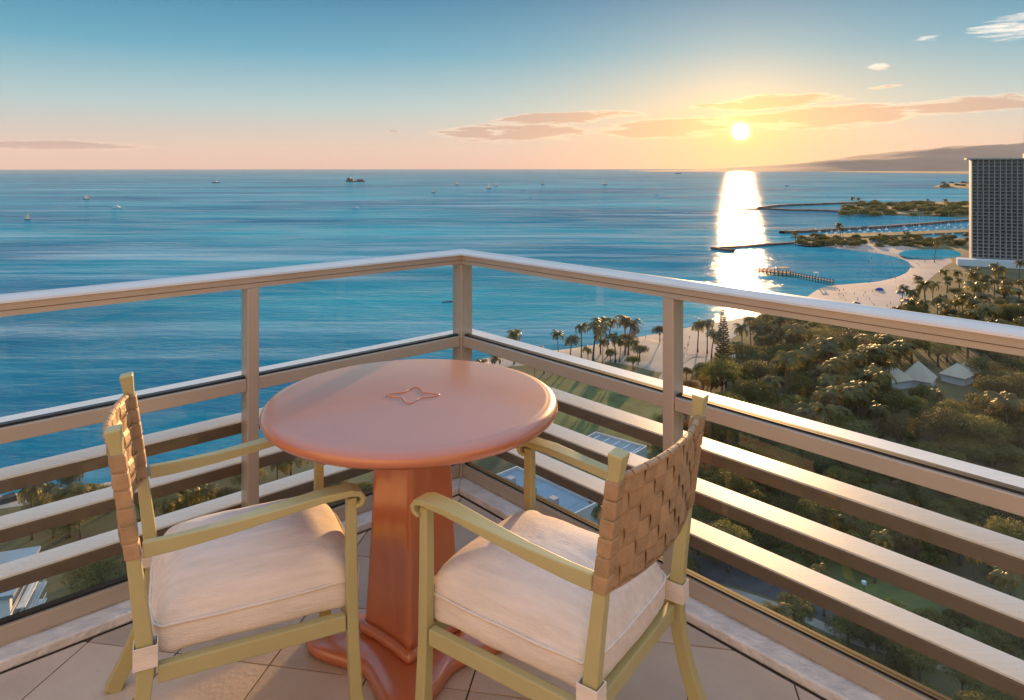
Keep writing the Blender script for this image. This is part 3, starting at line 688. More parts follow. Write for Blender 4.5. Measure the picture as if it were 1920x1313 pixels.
# ------------------------------------------------------------------ vegetation
def palm(h, seed, lean):
    r = random.Random(seed); root = empty('coconut_palm')
    dx, dy = lean*math.cos(seed), lean*math.sin(seed)
    path = [(dx*(t*t), dy*(t*t), h*t) for t in [k/7 for k in range(8)]]
    MB().tube(path, [0.30 - 0.15*k/7 + (0.12 if k == 0 else 0) for k in range(8)], 6).build('trunk', M['bark'], root, smooth=True)
    top = Vector(path[-1]); mb = MB()
    for k in range(24):
        a_ = 2.4*k + r.uniform(-.25, .25); up_ = r.uniform(-0.35, 1.15); Ln = r.uniform(3.6, 4.8); n = 9
        d = Vector((math.cos(a_), math.sin(a_), 0)); side = Vector((-d.y, d.x, 0)); prev = None; pts = []
        e_ = up_; p = top.copy(); 
        for q_ in range(n + 1):
            pts.append(p.copy()); p = p + (d*math.cos(e_) + Vector((0, 0, math.sin(e_)))) * (Ln/n); e_ -= r.uniform(0.17, 0.27)
        for q_ in range(n):
            p0, p1 = pts[q_], pts[q_+1]; t = (q_ + 0.5)/n; wl = 0.85*math.sin(math.pi*min(1, 0.12 + t*0.9))**0.6
            for sgn in (-1, 1):
                for hh in (0.0, 0.5):
                    b0 = p0.lerp(p1, hh); b1 = p0.lerp(p1, hh + 0.36)
                    tip = (side*sgn*wl + d*0.28 + Vector((0, 0, -0.42*wl - r.uniform(0, .15))))
                    mb.add([b0, b1, b1 + tip, b0 + tip*1.02], [(0, 1, 2, 3)])
    for k in range(7):
        a_ = k*0.9; c = top + Vector((0.28*math.cos(a_), 0.28*math.sin(a_), -0.35)); 
        mb.box(c - Vector((.11, .11, .14)), c + Vector((.11, .11, .14)))
    mb.build('crown', M['frond'], root); return root
def broad(hh, rad, seed, n_lobes, flat=0.55, leaf=0.42, per=420, name='broadleaf_tree'):
    r = random.Random(seed); root = empty(name); th = hh * 0.45
    lobes = []
    for k in range(n_lobes):
        a_ = 2.399*k + r.uniform(-.3, .3); q_ = rad * 0.72 * math.sqrt((k + 0.3)/n_lobes); lr = rad * r.uniform(0.30, 0.44)
        z = hh - lr*flat - (q_/rad)**2 * hh * 0.28 + r.uniform(-.06, .06)*hh
        lobes.append((Vector((q_*math.cos(a_), q_*math.sin(a_), z)), lr))
    tb = MB(); tb.tube([(0, 0, -0.3), (0.1, 0, th*0.5), (0, 0.1, th)], [0.065*rad + 0.12, 0.05*rad + 0.08, 0.04*rad + 0.06], 7)
    for c, lr in lobes[::2]:
        mid = Vector((c.x*0.45, c.y*0.45, th + (c.z - th)*0.45 + 0.3)); tb.tube([(0, 0, th*0.9), mid, c], [0.03*rad + 0.05, 0.02*rad + 0.04, 0.03], 5)
    tb.build('trunk', M['bark'], root, smooth=True)
    mb = MB()
    for c, lr in lobes:
        for k in range(per):
            z = r.uniform(-0.55, 1); a_ = r.uniform(0, 2*math.pi); s_ = math.sqrt(max(0, 1 - z*z)); nrm = Vector((s_*math.cos(a_), s_*math.sin(a_), z))
            bumpy = 1 + 0.22*mnoise.noise(c*0.7 + nrm*2.2); rr = lr * bumpy * r.uniform(0.78, 1.04)
            p = c + Vector((nrm.x*rr, nrm.y*rr, nrm.z*rr*(flat + 0.2)))
            nn = (nrm + Vector((r.uniform(-.8, .8), r.uniform(-.8, .8), r.uniform(-.5, .8)))).normalized()
            a1 = nn.cross(Vector((r.uniform(-1, 1), r.uniform(-1, 1), r.uniform(-1, 1)))).normalized(); a2 = nn.cross(a1); sz = leaf * r.uniform(0.6, 1.25)
            mb.add([p - a1*sz*0.6, p + a2*sz*0.33, p + a1*sz*0.6, p - a2*sz*0.33], [(0, 1, 2, 3)])
    mb.build('crown', M['leaf'], root); return root
palms = [palm(h, i*1.7 + 0.4, ln) for i, (h, ln) in enumerate(((12.5, 1.2), (14.5, 2.2), (10.5, 0.8), (13.5, 0.3), (9.0, 1.5)))]
broads = [broad(11, 8.5, 1, 15, name='monkeypod_tree'), broad(9, 6.5, 2, 12), broad(12, 7.0, 3, 14, 0.75), broad(8, 9.0, 4, 15, 0.45, name='monkeypod_tree'), broad(10, 5.5, 5, 10, 0.8)]
shrubs = [broad(2.6, 1.9, 11, 6, 0.8, 0.26, 260, 'shrub'), broad(3.4, 2.4, 12, 7, 0.8, 0.28, 260, 'shrub')]
far_trees = [broad(11, 8, 21, 12, 0.85, 1.1, 150), broad(9, 9, 22, 12, 0.8, 1.1, 150)]
first = {}
def place(protos, k, loc, sc_, label, group, cat='tree'):
    pr = protos[k % len(protos)]
    o = pr if not first.get(pr.name_full) else copy_tree(pr)
    first[pr.name_full] = True
    o.location = loc; o.rotation_euler = (0, 0, rnd.uniform(0, 6.28)); s_ = sc_ * rnd.uniform(0.86, 1.15); o.scale = (s_, s_, s_ * rnd.uniform(0.92, 1.12))
    tag(o, label, cat, group); return o
placed = []
def free(p, d):
    for q_, dd in placed:
        if (q_ - p).length < max(d, dd) * 0.5 + min(d, dd) * 0.5: return False
    return True
# palms by the water (crown tops read from the photo; base = top row + height in pixels)
PL = 'tall coconut palm with windblown fronds'
def palm_top(px, py, h, k, label, group):
    z = LANDZ + h; Y = FPX * (EYE - z) / (py - PY0); return place(palms, k, ((px - PX0)/FPX*Y, Y, LANDZ - 0.2), h / (12.5, 14.5, 10.5, 13.5, 9.0)[k % 5], label, group)
for i, (x, y, h) in enumerate([(964,630,12),(1047,640,11),(1069,626,13),(1090,608,15),(1112,620,13),(1126,601,15),(1139,612,13),(1154,628,12),(1172,598,16),(1178,606,14),(1162,640,9),(1197,640,10),(1103,652,8),(1130,640,11),(905,668,9),(925,672,10),(1003,684,8),(1020,650,11)]):
    palm_top(x, y, h, i, 'coconut palm in the grove at the water edge of the sand', 'palms in the grove by the water')
for i, (x, y, h) in enumerate([(1308,602,14),(1326,600,15),(1334,625,11),(1392,618,13),(1408,600,15),(1428,608,13),(1452,598,15),(1476,602,14),(1500,606,14),(1440,630,11),(1380,640,10),(1515,615,13)]):
    palm_top(x, y, h, i + 2, 'coconut palm between the wide sand and the wooded park', 'palms along the back of the sand')
for i, (x, y, h) in enumerate([(1690,545,14),(1712,548,13),(1722,520,14),(1735,540,14),(1748,535,12),(1752,462,14),(1765,550,13),(1680,570,13),(1700,572,12),(1724,572,12),(1742,580,14),(1757,565,12)]):
    palm_top(x, y, h, i + 1, 'coconut palm on the sand beside the round lagoon', 'palms beside the lagoon')
for i in range(70):
    x = rnd.uniform(1770, 1990); y = rnd.uniform(486, 612) if x < 1990 else 500
    if y < 500 and x < 1780: continue
    palm_top(x, y + (1990 - x)*0.05, rnd.uniform(11, 16), i, 'coconut palm in the dense stand below the tall hotel tower', 'palms below the hotel tower')
for i in range(62):
    x = rnd.gauss(1565, 62); y = rnd.uniform(625, 770)
    palm_top(x, y, rnd.uniform(10, 16), i, 'coconut palm rising out of the wooded park', 'palms in the wooded park')
for i, (x, y, h) in enumerate([(1580,965,9),(1640,1010,9),(1545,1075,8),(1830,1030,10),(1900,1075,9),(1450,1160,9),(1105,870,7),(1115,955,8),(1035,920,7),(1890,770,12),(1680,800,9),(1700,815,9),(1500,1130,7),(1740,985,9)]):
    palm_top(x, y, h, i, 'short coconut palm standing among the shrubs below the balcony', 'palms below the balcony')
for i, (x, y, h) in enumerate([(60,920,11),(100,918,11),(130,925,10),(270,925,11),(310,935,12),(350,915,12),(385,925,10),(150,940,9),(520,865,11),(545,850,12)]):
    palm_top(x, y, h, i, 'coconut palm among the trees on the shore beside the white hotel wing', 'palms on the near shore')
def fill(n, x0, x1, y0, y1, protos, sc_, dist, label, group, cat='tree', avoid=None, zb=LANDZ, sink=0.15):
    c = 0
    for _ in range(n * 8):
        if c >= n: break
        x, y = rnd.uniform(x0, x1), rnd.uniform(y0, y1)
        if avoid and avoid(x, y): continue
        p = gp(x, y, zb); 
        if not free(p, dist): continue
        placed.append((p, dist)); place(protos, c, (p.x, p.y, zb - sink), sc_, label, group, cat); c += 1
def woods(name, n, x0, x1, y0, y1, sc_, dist, zb, sink):     # a far-off wood that reads as one mass
    c = 0; mb = MB()
    src = [[v.co.copy() for v in [ch for ch in t_.children if ch.name.startswith('crown')][0].data.vertices] for t_ in far_trees]
    for _ in range(n * 8):
        if c >= n: break
        p = gp(rnd.uniform(x0, x1), rnd.uniform(y0, y1), zb)
        if not free(p, dist): continue
        placed.append((p, dist)); k = sc_ * rnd.uniform(0.8, 1.2); an = rnd.uniform(0, 6.28); ca, sa = math.cos(an)*k, math.sin(an)*k; v = src[c % 2]
        vv = [(p.x + q_.x*ca - q_.y*sa, p.y + q_.x*sa + q_.y*ca, zb - sink + q_.z*k) for q_ in v]
        mb.add(vv, [(4*i_, 4*i_ + 1, 4*i_ + 2, 4*i_ + 3) for i_ in range(len(v)//4)]); c += 1
    tag(mb.build(name, M['leaf']), kind='stuff')
sandy = lambda x, y: (x < 1400 and y < 715) or (1360 < x < 1430 and 650 < y < 690)
tents_ = lambda x, y: sandy(x, y) or (1610 < x < 1840 and 690 < y < 775)
pathy = lambda x, y: tents_(x, y) or abs(y - (765 + max(0, x - 1430)*0.27)) < 16 and 1430 < x < 1760
fill(110, 1345, 1980, 690, 865, broads, 1.0, 7.5, 'spreading broadleaf tree in the wooded park', 'broadleaf trees in the wooded park', avoid=pathy)
fill(60, 1400, 2000, 620, 690, broads, 1.0, 9, 'broadleaf tree in the far half of the wooded park', 'broadleaf trees in the far park', avoid=sandy)
fill(80, 1290, 2050, 865, 1075, broads, 0.72, 4.6, 'low broadleaf tree between the park path and the road', 'broadleaf trees above the road')
fill(45, 1440, 1990, 1190, 1400, broads, 0.5, 3.6, 'small broadleaf tree on the balcony side of the road', 'broadleaf trees on the near side of the road')
fill(110, 1250, 2000, 880, 1085, shrubs, 1.1, 2.6, 'rounded shrub between the trees above the road', 'shrubs above the road', 'shrub')
fill(6, 1120, 1240, 640, 700, broads, 0.55, 6, 'dark broadleaf tree under the waterside palms', 'broadleaf trees in the grove by the water')
fill(30, 60, 760, 925, 1010, broads, 0.6, 7.0, 'broadleaf tree on the shore strip below the railing', 'broadleaf trees on the near shore')
fill(22, -60, 700, 1010, 1200, broads, 0.6, 7.0, 'broadleaf tree behind the white hotel wing', 'broadleaf trees behind the hotel wing', avoid=lambda x, y: x < 170 and y > 1000)
fill(16, 1240, 1340, 705, 870, broads, 0.55, 6.0, 'small broadleaf tree at the edge of the lawn', 'broadleaf trees by the lawn')
woods('peninsula_wood', 190, 1584, 2040, 383, 404, 1.2, 8, SEA + 2.6, 4.5)
fill(40, 1775, 1990, 530, 640, broads, 0.6, 7, 'broadleaf tree under the palms below the hotel tower', 'broadleaf trees below the hotel tower')
woods('far_point_wood', 45, 1765, 1990, 343.5, 352, 1.6, 30, SEA + 2.4, 5)
woods('marina_wood', 85, 1500, 1830, 446, 463, 0.6, 5.5, LANDZ, 2.2)
for i, (x, y, h) in enumerate([(1600,372,20),(1612,375,18),(1590,386,14),(1740,374,16),(1770,374,16),(1576,424,18),(1582,428,15),(1492,440,12),(1530,440,12),(1700,436,13),(1650,440,13)]):
    palm_top(x, y, h, i, 'coconut palm standing out above the marina and peninsula', 'palms by the marina')
# Norfolk pine
r_ = random.Random(5); pine = empty('norfolk_pine', gp(1356, 700, LANDZ)); H = 26
MB().tube([(0, 0, -0.3), (0, 0, H*0.5), (0, 0, H)], [0.45, 0.28, 0.05], 7).build('trunk', M['bark'], pine)
mb = MB()
for k in range(26):
    z = 3 + (H - 3.6) * k/25; Lb = 3.6 * (1 - k/27)**0.8 + 0.3
    for a in range(6):
        an = a*math.pi/3 + k*0.4; d = Vector((math.cos(an), math.sin(an), 0)); sd_ = Vector((-d.y, d.x, 0))
        for q_ in range(7):
            t = q_/7; p = Vector((0, 0, z)) + d*Lb*t + Vector((0, 0, 0.25*Lb*t*t)); wd = 0.5*(1 - 0.5*t)
            for up_ in (0, 1):
                v2 = Vector((0, 0, 0.28)) if up_ else sd_*wd
                mb.add([p - v2, p + d*Lb/6 - v2*0.8, p + d*Lb/6 + v2*0.8, p + v2], [(0, 1, 2, 3)])
mb.build('crown', M['pine'], pine); tag(pine, 'tall narrow Norfolk pine at the edge of the sand', 'tree')
# hide unused prototypes by placing them among the others
for pr in palms + broads + shrubs + far_trees:
    if not first.get(pr.name_full):
        for ch in list(pr.children): bpy.data.objects.remove(ch)
        bpy.data.objects.remove(pr)

# ------------------------------------------------------------------ buildings
def building_box(name, loc, rz, size, parent=None): pass
hotel = empty('hotel_tower', (398, 612, LANDZ), R(-27)); tag(hotel, 'tall pale hotel tower with a grid of balconies above the palms', 'building')
BW, FH, NB, NF = 4.05, 3.02, 22, 28; W = BW*NB; Hh = FH*NF; zb = 6.0
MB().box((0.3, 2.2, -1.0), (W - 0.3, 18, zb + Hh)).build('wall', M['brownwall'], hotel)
MB().box((-0.5, 1.5, 0), (-0.02, 18.3, zb + Hh)).build('end_wall', M['towerconc'], hotel)
for i in range(NB + 1):
    MB().box((i*BW - 0.24, -0.2, zb), (i*BW + 0.24, 2.19, zb + Hh - 0.02)).build('fin', M['towerconc'], hotel)
for j in range(NF + 1):
    MB().box((0.0, -0.05, zb + j*FH - 0.16), (W, 2.18, zb + j*FH + 0.16)).build('floor_slab', M['towerconc'], hotel)
mb = MB(); mg = MB(); rr_ = random.Random(3)
for j in range(NF):
    for i in range(NB):
        x0 = i*BW + 0.3; z0 = zb + j*FH + 0.17
        mg.box((x0 + 0.3, 2.12, z0 + 0.1), (x0 + 2.6 + rr_.uniform(-.4, .8), 2.16, z0 + 2.3))
        for q_ in range(9): mb.box((x0 + 0.45*q_ + 0.1, 0.02, z0), (x0 + 0.45*q_ + 0.15, 0.07, z0 + 1.0))
        mb.box((x0, 0.0, z0 + 1.0), (x0 + BW - 0.6, 0.09, z0 + 1.07))
o = mb.build('balustrades', M['towerconc'], hotel); o['kind'] = 'stuff'
o = mg.build('windows', M['darkglass'], hotel); o['kind'] = 'stuff'
MB().box((-4.2, -1.5, zb + Hh + 0.17), (W + 4, 19, zb + Hh + 1.2)).build('roof_slab', M['towerconc'], hotel)
MB().box((38, 6, zb + Hh + 1.21), (60, 14, zb + Hh + 5.0)).build('plant_room', M['towerconc'], hotel)
MB().box((-12, -14, 0), (W + 10, -0.6, 5.4)).build('podium', M['white'], hotel)
tw = empty('hotel_tower', (443, 618, LANDZ))
# slab tower further right, only its edge shows
tw.location = (gp(1917, 470).x + 1.5, gp(1917, 470).y, LANDZ); tw.rotation_euler = (0, 0, R(-38)); tag(tw, 'taller tower whose narrow edge rises behind the gridded hotel', 'building')
MB().box((0, 0, 0), (30, 24, 122)).build('wall', M['conc'], tw)
for j in range(38): MB().box((-0.25, -0.3, 4 + j*3.1), (30.2, 1.2, 4.5 + j*3.1)).build('floor_slab', M['white'], tw)
MB().box((4, 4, 122.01), (26, 20, 127)).build('plant_room', M['conc'], tw)
# white hotel wing at the lower left
wing = empty('hotel_wing', (-113, 112, LANDZ), R(20)); tag(wing, 'white hotel wing with pale blue roof and balconies by the shore', 'building')
MB().box((-14, -10, 0), (20, 14, 20)).build('wall', M['white'], wing)
MB().box((-14.6, -10.6, 20.01), (20.6, 14.6, 20.8)).build('roof', M['blueroof'], wing)
MB().box((20.01, -6, 0), (30, 9, 13)).build('lower_wall', M['white'], wing)
MB().box((20.02, -6.5, 13.01), (30.6, 9.5, 13.6)).build('lower_roof', M['blueroof'], wing)
for j in range(4):
    z = 1 + j*3.1
    MB().box((30.61, -5, z), (31.9, 8.4, z + 0.2)).build('balcony_slab', M['white'], wing)
    MB().box((30.01, -4.6, z + 0.4), (30.06, 7.8, z + 2.5)).build('window', M['darkglass'], wing)
    mbr = MB()
    for q_ in range(23): mbr.box((31.7, -4.95 + q_*0.6, z + 0.2), (31.76, -4.89 + q_*0.6, z + 1.15))
    mbr.box((31.68, -5, z + 1.15), (31.8, 8.4, z + 1.22)); mbr.build('balustrade', M['white'], wing)
for j in range(6):
    for q_ in range(5): MB().box((-11 + q_*6, -10.06, 1.2 + j*3.1), (-7.5 + q_*6, -10.01, 3.4 + j*3.1)).build('window', M['darkglass'], wing)
# low roofs below the corner of the balcony
def low_block(name, px, py, h, sx, sy, rz, roofm, label):
    z = LANDZ + h; p = gp(px, py, z); e_ = empty(name, (p.x, p.y, LANDZ), R(rz)); tag(e_, label, 'building')
    MB().box((-sx/2, -sy/2, 0), (sx/2, sy/2, h)).build('wall', M['conc'], e_)
    MB().box((-sx/2 + 0.3, -sy/2 + 0.3, h + 0.004), (sx/2 - 0.3, sy/2 - 0.3, h + 0.02)).build('roof', roofm, e_)
    for (x0, y0, x1, y1) in ((-sx/2, -sy/2, sx/2, -sy/2 + 0.3), (-sx/2, sy/2 - 0.3, sx/2, sy/2), (-sx/2, -sy/2 + 0.301, -sx/2 + 0.3, sy/2 - 0.301), (sx/2 - 0.3, -sy/2 + 0.301, sx/2, sy/2 - 0.301)):
        MB().box((x0, y0, h + 0.001), (x1, y1, h + 0.7)).build('parapet', M['conc'], e_)
    return e_
lb = low_block('podium_block', 1010, 925, 9, 26, 11, -47, M['blueroof'], 'low block with pale blue flat roof below the railing corner')
for q_ in range(3): MB().box((-9 + q_*7, -2, 9.03), (-7.2 + q_*7, -0.4, 10.4)).build('roof_vent', M['greyroof'], lb)
for q_ in range(4): MB().box((-10 + q_*6.4, -5.1, 9.021), (-9.8 + q_*6.4, 5.1, 9.06)).build('roof_seam', M['greyroof'], lb)
lb = low_block('pavilion', 1150, 835, 5, 17, 8, -40, M['greyroof'], 'low pavilion with grey striped flat roof beside the lawn')
for q_ in range(5): MB().box((-7 + q_*3.4, -3.6, 5.021), (-6.7 + q_*3.4, 3.6, 5.15)).build('roof_rib', M['white'], lb)
low_block('beach_kiosk', 1391, 668, 3.6, 10, 7, 10, M['white'], 'small white flat roofed kiosk at the edge of the sand')
for q_, (x, y, s_) in enumerate(((1668, 722, 12), (1722, 722, 11), (1795, 716, 9.5))):
    p = gp(x, y, LANDZ); e_ = empty('pavilion_tent', p, R((20, 50, 35)[q_]))
    tag(e_, ('wide cream pyramid tent roof beside the palms', 'steep cream pyramid tent roof in the middle of three', 'small cream double peaked tent roof at the end of three')[q_], 'tent')
    hs = s_/2; pk = (5.6, 6.4, 4.4)[q_]
    MB().add([(-hs, -hs, 3), (hs, -hs, 3), (hs, hs, 3), (-hs, hs, 3), (0, 0, 3 + pk), (-hs, -hs, 2.8), (hs, -hs, 2.8), (hs, hs, 2.8), (-hs, hs, 2.8)], [(0, 1, 4), (1, 2, 4), (2, 3, 4), (3, 0, 4), (8, 7, 6, 5), (0, 5, 6, 1), (1, 6, 7, 2), (2, 7, 8, 3), (3, 8, 5, 0)]).build('roof', M['canvas'], e_)
    MB().box((-hs + 0.6, -hs + 0.6, 0), (hs - 0.6, hs - 0.6, 2.79)).build('wall', M['conc'], e_)
    if q_ == 2: MB().add([(hs, -hs*.7, 3), (hs + 5, -hs*.7, 3), (hs + 5, hs*.7, 3), (hs, hs*.7, 3), (hs + 2, 0, 7)], [(0, 1, 4), (1, 2, 4), (2, 3, 4), (3, 0, 4), (3, 2, 1, 0)]).build('roof', M['canvas'], e_)

# ------------------------------------------------------------------ pier
pa, pb, pc = gp(1416, 511), gp(1482, 518.5), gp(1562, 534.5)
pier = empty('pier', pb); tag(pier, 'timber pier with a wide boat landing reaching into the bay', 'pier'); PT = Matrix.Translation(-Vector(pb))
def pier_part(mb, name, mat):
    o = mb.build(name, mat, pier); o.matrix_parent_inverse = PT; return o
def along(p, q_, wid, z0, z1):
    d = (q_ - p).normalized(); n = Vector((-d.y, d.x, 0)) * wid/2
    return [[Vector((v.x, v.y, z)) for v in (p + n, p - n, q_ - n, q_ + n)] for z in (z0, z1)]
pier_part(MB().loft(along(pa, pb, 9, SEA + 2.0, SEA + 2.6)), 'landing_deck', M['wood']); pier_part(MB().loft(along(pb, pc, 3.2, SEA + 2.0, SEA + 2.5)), 'walkway', M['wood'])
for A_, B_, nn, wd in ((pa, pb, 9, 8.0), (pb, pc, 15, 2.8)):
    d = (B_ - A_).normalized(); n = Vector((-d.y, d.x, 0))
    for k in range(nn):
        for s in (-1, 1):
            p = A_.lerp(B_, (k + 0.5)/nn) + n*s*wd/2
            pier_part(MB().box((p.x - .22, p.y - .22, SEA - 1), (p.x + .22, p.y + .22, SEA + 3.9)), 'pile', M['wood'])
    for s in (-1, 1):
        pier_part(MB().loft(along(A_ + n*s*wd/2, B_ + n*s*wd/2, 0.12, SEA + 3.5, SEA + 3.65)), 'handrail', M['wood'])
cb = pa.lerp(pb, 0.8)
for dx in (-3.5, 3.5):
    for dy in (-2.5, 2.5): pier_part(MB().box((cb.x + dx - .12, cb.y + dy - .12, SEA + 2.6), (cb.x + dx + .12, cb.y + dy + .12, SEA + 6.2)), 'shelter_post', M['wood'])
pier_part(MB().box((cb.x - 4.2, cb.y - 3.2, SEA + 6.2), (cb.x + 4.2, cb.y + 3.2, SEA + 6.5)), 'shelter_roof', M['wood'])
ar = pb.lerp(pc, 0.62)
for dx in (-1.3, 1.3): pier_part(MB().box((ar.x + dx - .3, ar.y - .3, SEA + 2.5), (ar.x + dx + .3, ar.y + .3, SEA + 6.0)), 'gate_post', M['white'])
pier_part(MB().box((ar.x - 2, ar.y - .4, SEA + 6.0), (ar.x + 2, ar.y + .4, SEA + 7.0)), 'gate_beam', M['white'])

# ------------------------------------------------------------------ boats
def hull(mb, L, Wd, Hh_, z0=-0.3):
    rings = []
    for t in (0, 0.25, 0.55, 0.8, 0.94, 1.0):
        wv = Wd/2 * (1 - max(0, (t - 0.4)/0.6)**2 * 0.97) * (0.9 if t == 0 else 1); x = -L/2 + L*t; sh = Hh_ * (1 + 0.25*max(0, t - 0.5))
        rings.append([Vector((x, -wv, sh)), Vector((x, -wv*0.75, z0)), Vector((x, wv*0.75, z0)), Vector((x, wv, sh))])
    return mb.loft(rings)
def sailboat(loc, rz, L, label, sails=True, group=None):
    e_ = empty('sailboat', loc, rz); tag(e_, label, 'sailboat', group)
    hull(MB(), L, L*0.3, L*0.1).build('hull', M['white'] if not sails else M['darkhull'], e_); Hm = L*1.25
    MB().tube([(L*0.08, 0, L*0.1), (L*0.08, 0, Hm)], 0.011*L, 5).build('mast', M['conc'], e_)
    MB().box((-L*0.25, -L*0.09, L*0.1), (L*0.05, L*0.09, L*0.17)).build('cabin', M['white'], e_)
    if sails:
        for nm, pts in (('mainsail', ((L*0.06, 0, L*0.2), (-L*0.42, L*0.05, L*0.22), (L*0.06, 0, Hm*0.97), (-L*0.16, L*0.06, L*0.6))), ('jib', ((L*0.11, 0, L*0.18), (L*0.5, 0, L*0.14), (L*0.1, 0, Hm*0.85), (L*0.24, L*0.04, L*0.5)))):
            a_, b2, c_2, m_ = [Vector(p) for p in pts]; th_ = Vector((0, 0.03, 0))
            MB().add([a_ - th_, b2 - th_, m_ - th_, c_2 - th_, a_ + th_, b2 + th_, m_ + th_, c_2 + th_], [(0, 1, 2, 3), (7, 6, 5, 4), (0, 4, 5, 1), (1, 5, 6, 2), (2, 6, 7, 3), (3, 7, 4, 0)]).build(nm, M['sail'], e_)
    return e_
for px, py, hpx, a_, lb_ in ((52, 412, 13, 0.3, 'white sailed boat alone near the left end of the bay water'), (162, 374, 13, 0.1, 'slim sailboat with upright white sail far off on the open sea'), (813, 361, 11, 0.6, 'small sailboat heading out, left of a cluster of sails'),
        (857, 347, 9, 0.2, 'distant sailboat with small dark sail beyond the others'), (917, 354, 12, 2.8, 'sailboat with pale sail beside a smaller companion'), (930, 349, 10, 0.4, 'small companion sailboat just beyond a pale sailed one'),
        (1018, 347, 12, 0.9, 'dark sailed yacht upright in the middle of the horizon water'), (1134, 347, 12, 2.4, 'orange tinted sailboat nearest to the sun glitter'), (995, 371, 9, 0.2, 'bare sailboat close in below the cluster of sails')):
    p = gp(px, py); L = hpx * p.y / FPX / 1.25; sailboat(p, a_, L, lb_, sails=(px != 995), group='sailboats out on the sea')
def motorboat(px, py, lpx, label, name='motor_yacht', big=False):
    p = gp(px, py); L = lpx * p.y / FPX; e_ = empty(name, p, R(4)); tag(e_, label, 'boat')
    hull(MB(), L, L*0.24, L*0.10).build('hull', M['darkhull'] if big else M['white'], e_)
    MB().box((-L*0.32, -L*0.085, L*0.1), (L*0.2, L*0.085, L*0.17)).build('cabin', M['white'], e_, bevel=L*0.01)
    MB().box((-L*0.24, -L*0.07, L*0.171), (L*0.05, L*0.07, L*0.22)).build('upper_deck', M['white'], e_)
    MB().box((-L*0.28, -L*0.087, L*0.125), (L*0.17, -L*0.0851, L*0.15)).build('window_band', M['darkglass'], e_)
    MB().tube([(-L*0.1, 0, L*0.22), (-L*0.12, 0, L*0.33)], L*0.006, 5).build('mast', M['conc'], e_)
motorboat(220, 391, 22, 'large white motor yacht trailing a long wake line'); motorboat(405, 343, 14, 'low grey ship far out under the left sky', 'ship', True); motorboat(667, 391, 14, 'small cabin cruiser in the middle of the bay'); motorboat(980, 357, 7, 'tiny motor boat between the sails')
motorboat(1232, 365, 8, 'tiny motor boat right of the sails'); motorboat(1388, 349, 9, 'dark little boat in the sun glitter', 'fishing_boat', True); motorboat(1475, 349, 8, 'faint little boat beyond the sun glitter', 'fishing_boat', True); motorboat(1272, 326, 12, 'dark ship on the horizon beneath the sunset', 'ship', True)
p = gp(667, 341); L = 36 * p.y / FPX; e_ = empty('barge', p); tag(e_, 'long dark barge with two stacked deck loads on the horizon', 'barge')
hull(MB(), L, L*0.2, L*0.05).build('hull', M['darkhull'], e_); MB().box((-L*.46, -L*.08, L*.05), (-L*.14, L*.08, L*.17)).build('cargo_stack', M['wood'], e_); MB().box((L*.06, -L*.08, L*.05), (L*.42, L*.08, L*.13)).build('cargo_stack', M['wood'], e_)
MB().box((-L*.40, -L*.05, L*.171), (-L*.28, L*.05, L*.22)).build('wheelhouse', M['darkhull'], e_)
p = gp(842, 567); cn = empty('outrigger_canoe', p, R(14)); tag(cn, 'dark outrigger canoe paddled past the railing corner', 'canoe')
hull(MB(), 9, 0.6, 0.5).build('hull', M['darkhull'], cn); hull(MB(), 5, 0.3, 0.3).build('outrigger', M['darkhull'], cn).location = (0, 2.2, 0)
for x in (-1.4, 1.4): MB().tube([(x, 0, .5), (x, 1.2, .7), (x, 2.2, .3)], 0.06, 5).build('outrigger_boom', M['wood'], cn)
# marina: moored yachts with bare masts
mr = random.Random(9); proto = None; cnt = 0
for row, (y0, y1) in enumerate(((433.5, 421.5), (437, 427), (440.5, 433), (444, 438.5))):
    for k in range(17):
        x = 1530 + row*8 + k*18 + mr.uniform(-4, 4); t = (x - 1480)/360; y = y0 + (y1 - y0)*t + mr.uniform(-.4, .4)
        if x > 1850: continue
        p = gp(x, y); lb_ = 'moored white yacht with a bare mast in the marina'
        if proto is None: proto = sailboat(p, R(60), 11, lb_, False, 'yachts moored in the marina'); proto.name = 'moored_yacht'
        else:
            c_2 = copy_tree(proto); c_2.location = p; s_ = mr.uniform(0.7, 1.25); c_2.scale = (s_, s_, s_ * mr.uniform(0.8, 1.2)); c_2.rotation_euler = (0, 0, R(60 + mr.uniform(-6, 6)))
# parked cars beside the marina
M['carpaint'] = material('car_paint', (0.45, 0.44, 0.44), 0.3, var=0.02, obj_rand=0.7); cproto = None
for k in range(44):
    x = 1520 + (k % 22)*14 + mr.uniform(-3, 3); y = (456.6 if k < 22 else 453.6) - (x - 1520)*0.011; p = gp(x, y, LANDZ)
    if cproto is None:
        cproto = empty('parked_car', (p.x, p.y, LANDZ + 0.012), R(80)); tag(cproto, 'car parked in the row between the marina and the lagoon', 'car', 'cars parked by the marina')
        MB().box((-2.1, -.85, .35), (2.1, .85, .95)).build('body', M['carpaint'], cproto, bevel=0.12); MB().add([(-1.5, -.75, .95), (1.0, -.75, .95), (1.0, .75, .95), (-1.5, .75, .95), (-1.1, -.62, 1.45), (.4, -.62, 1.45), (.4, .62, 1.45), (-1.1, .62, 1.45)], [(4, 5, 6, 7), (0, 1, 5, 4), (1, 2, 6, 5), (2, 3, 7, 6), (3, 0, 4, 7)]).build('cabin', M['darkglass'], cproto)
        for wx in (-1.3, 1.3):
            for wy in (-.8, .8): MB().tube([(wx, wy - .1, .33), (wx, wy + .1, .33)], .33, 10).build('wheel', M['gasket'], cproto)
    else:
        c_2 = copy_tree(cproto); c_2.location = (p.x, p.y, LANDZ + 0.012); c_2.rotation_euler = (0, 0, R(80 + mr.uniform(-4, 4) + (180 if mr.random() < .5 else 0)))

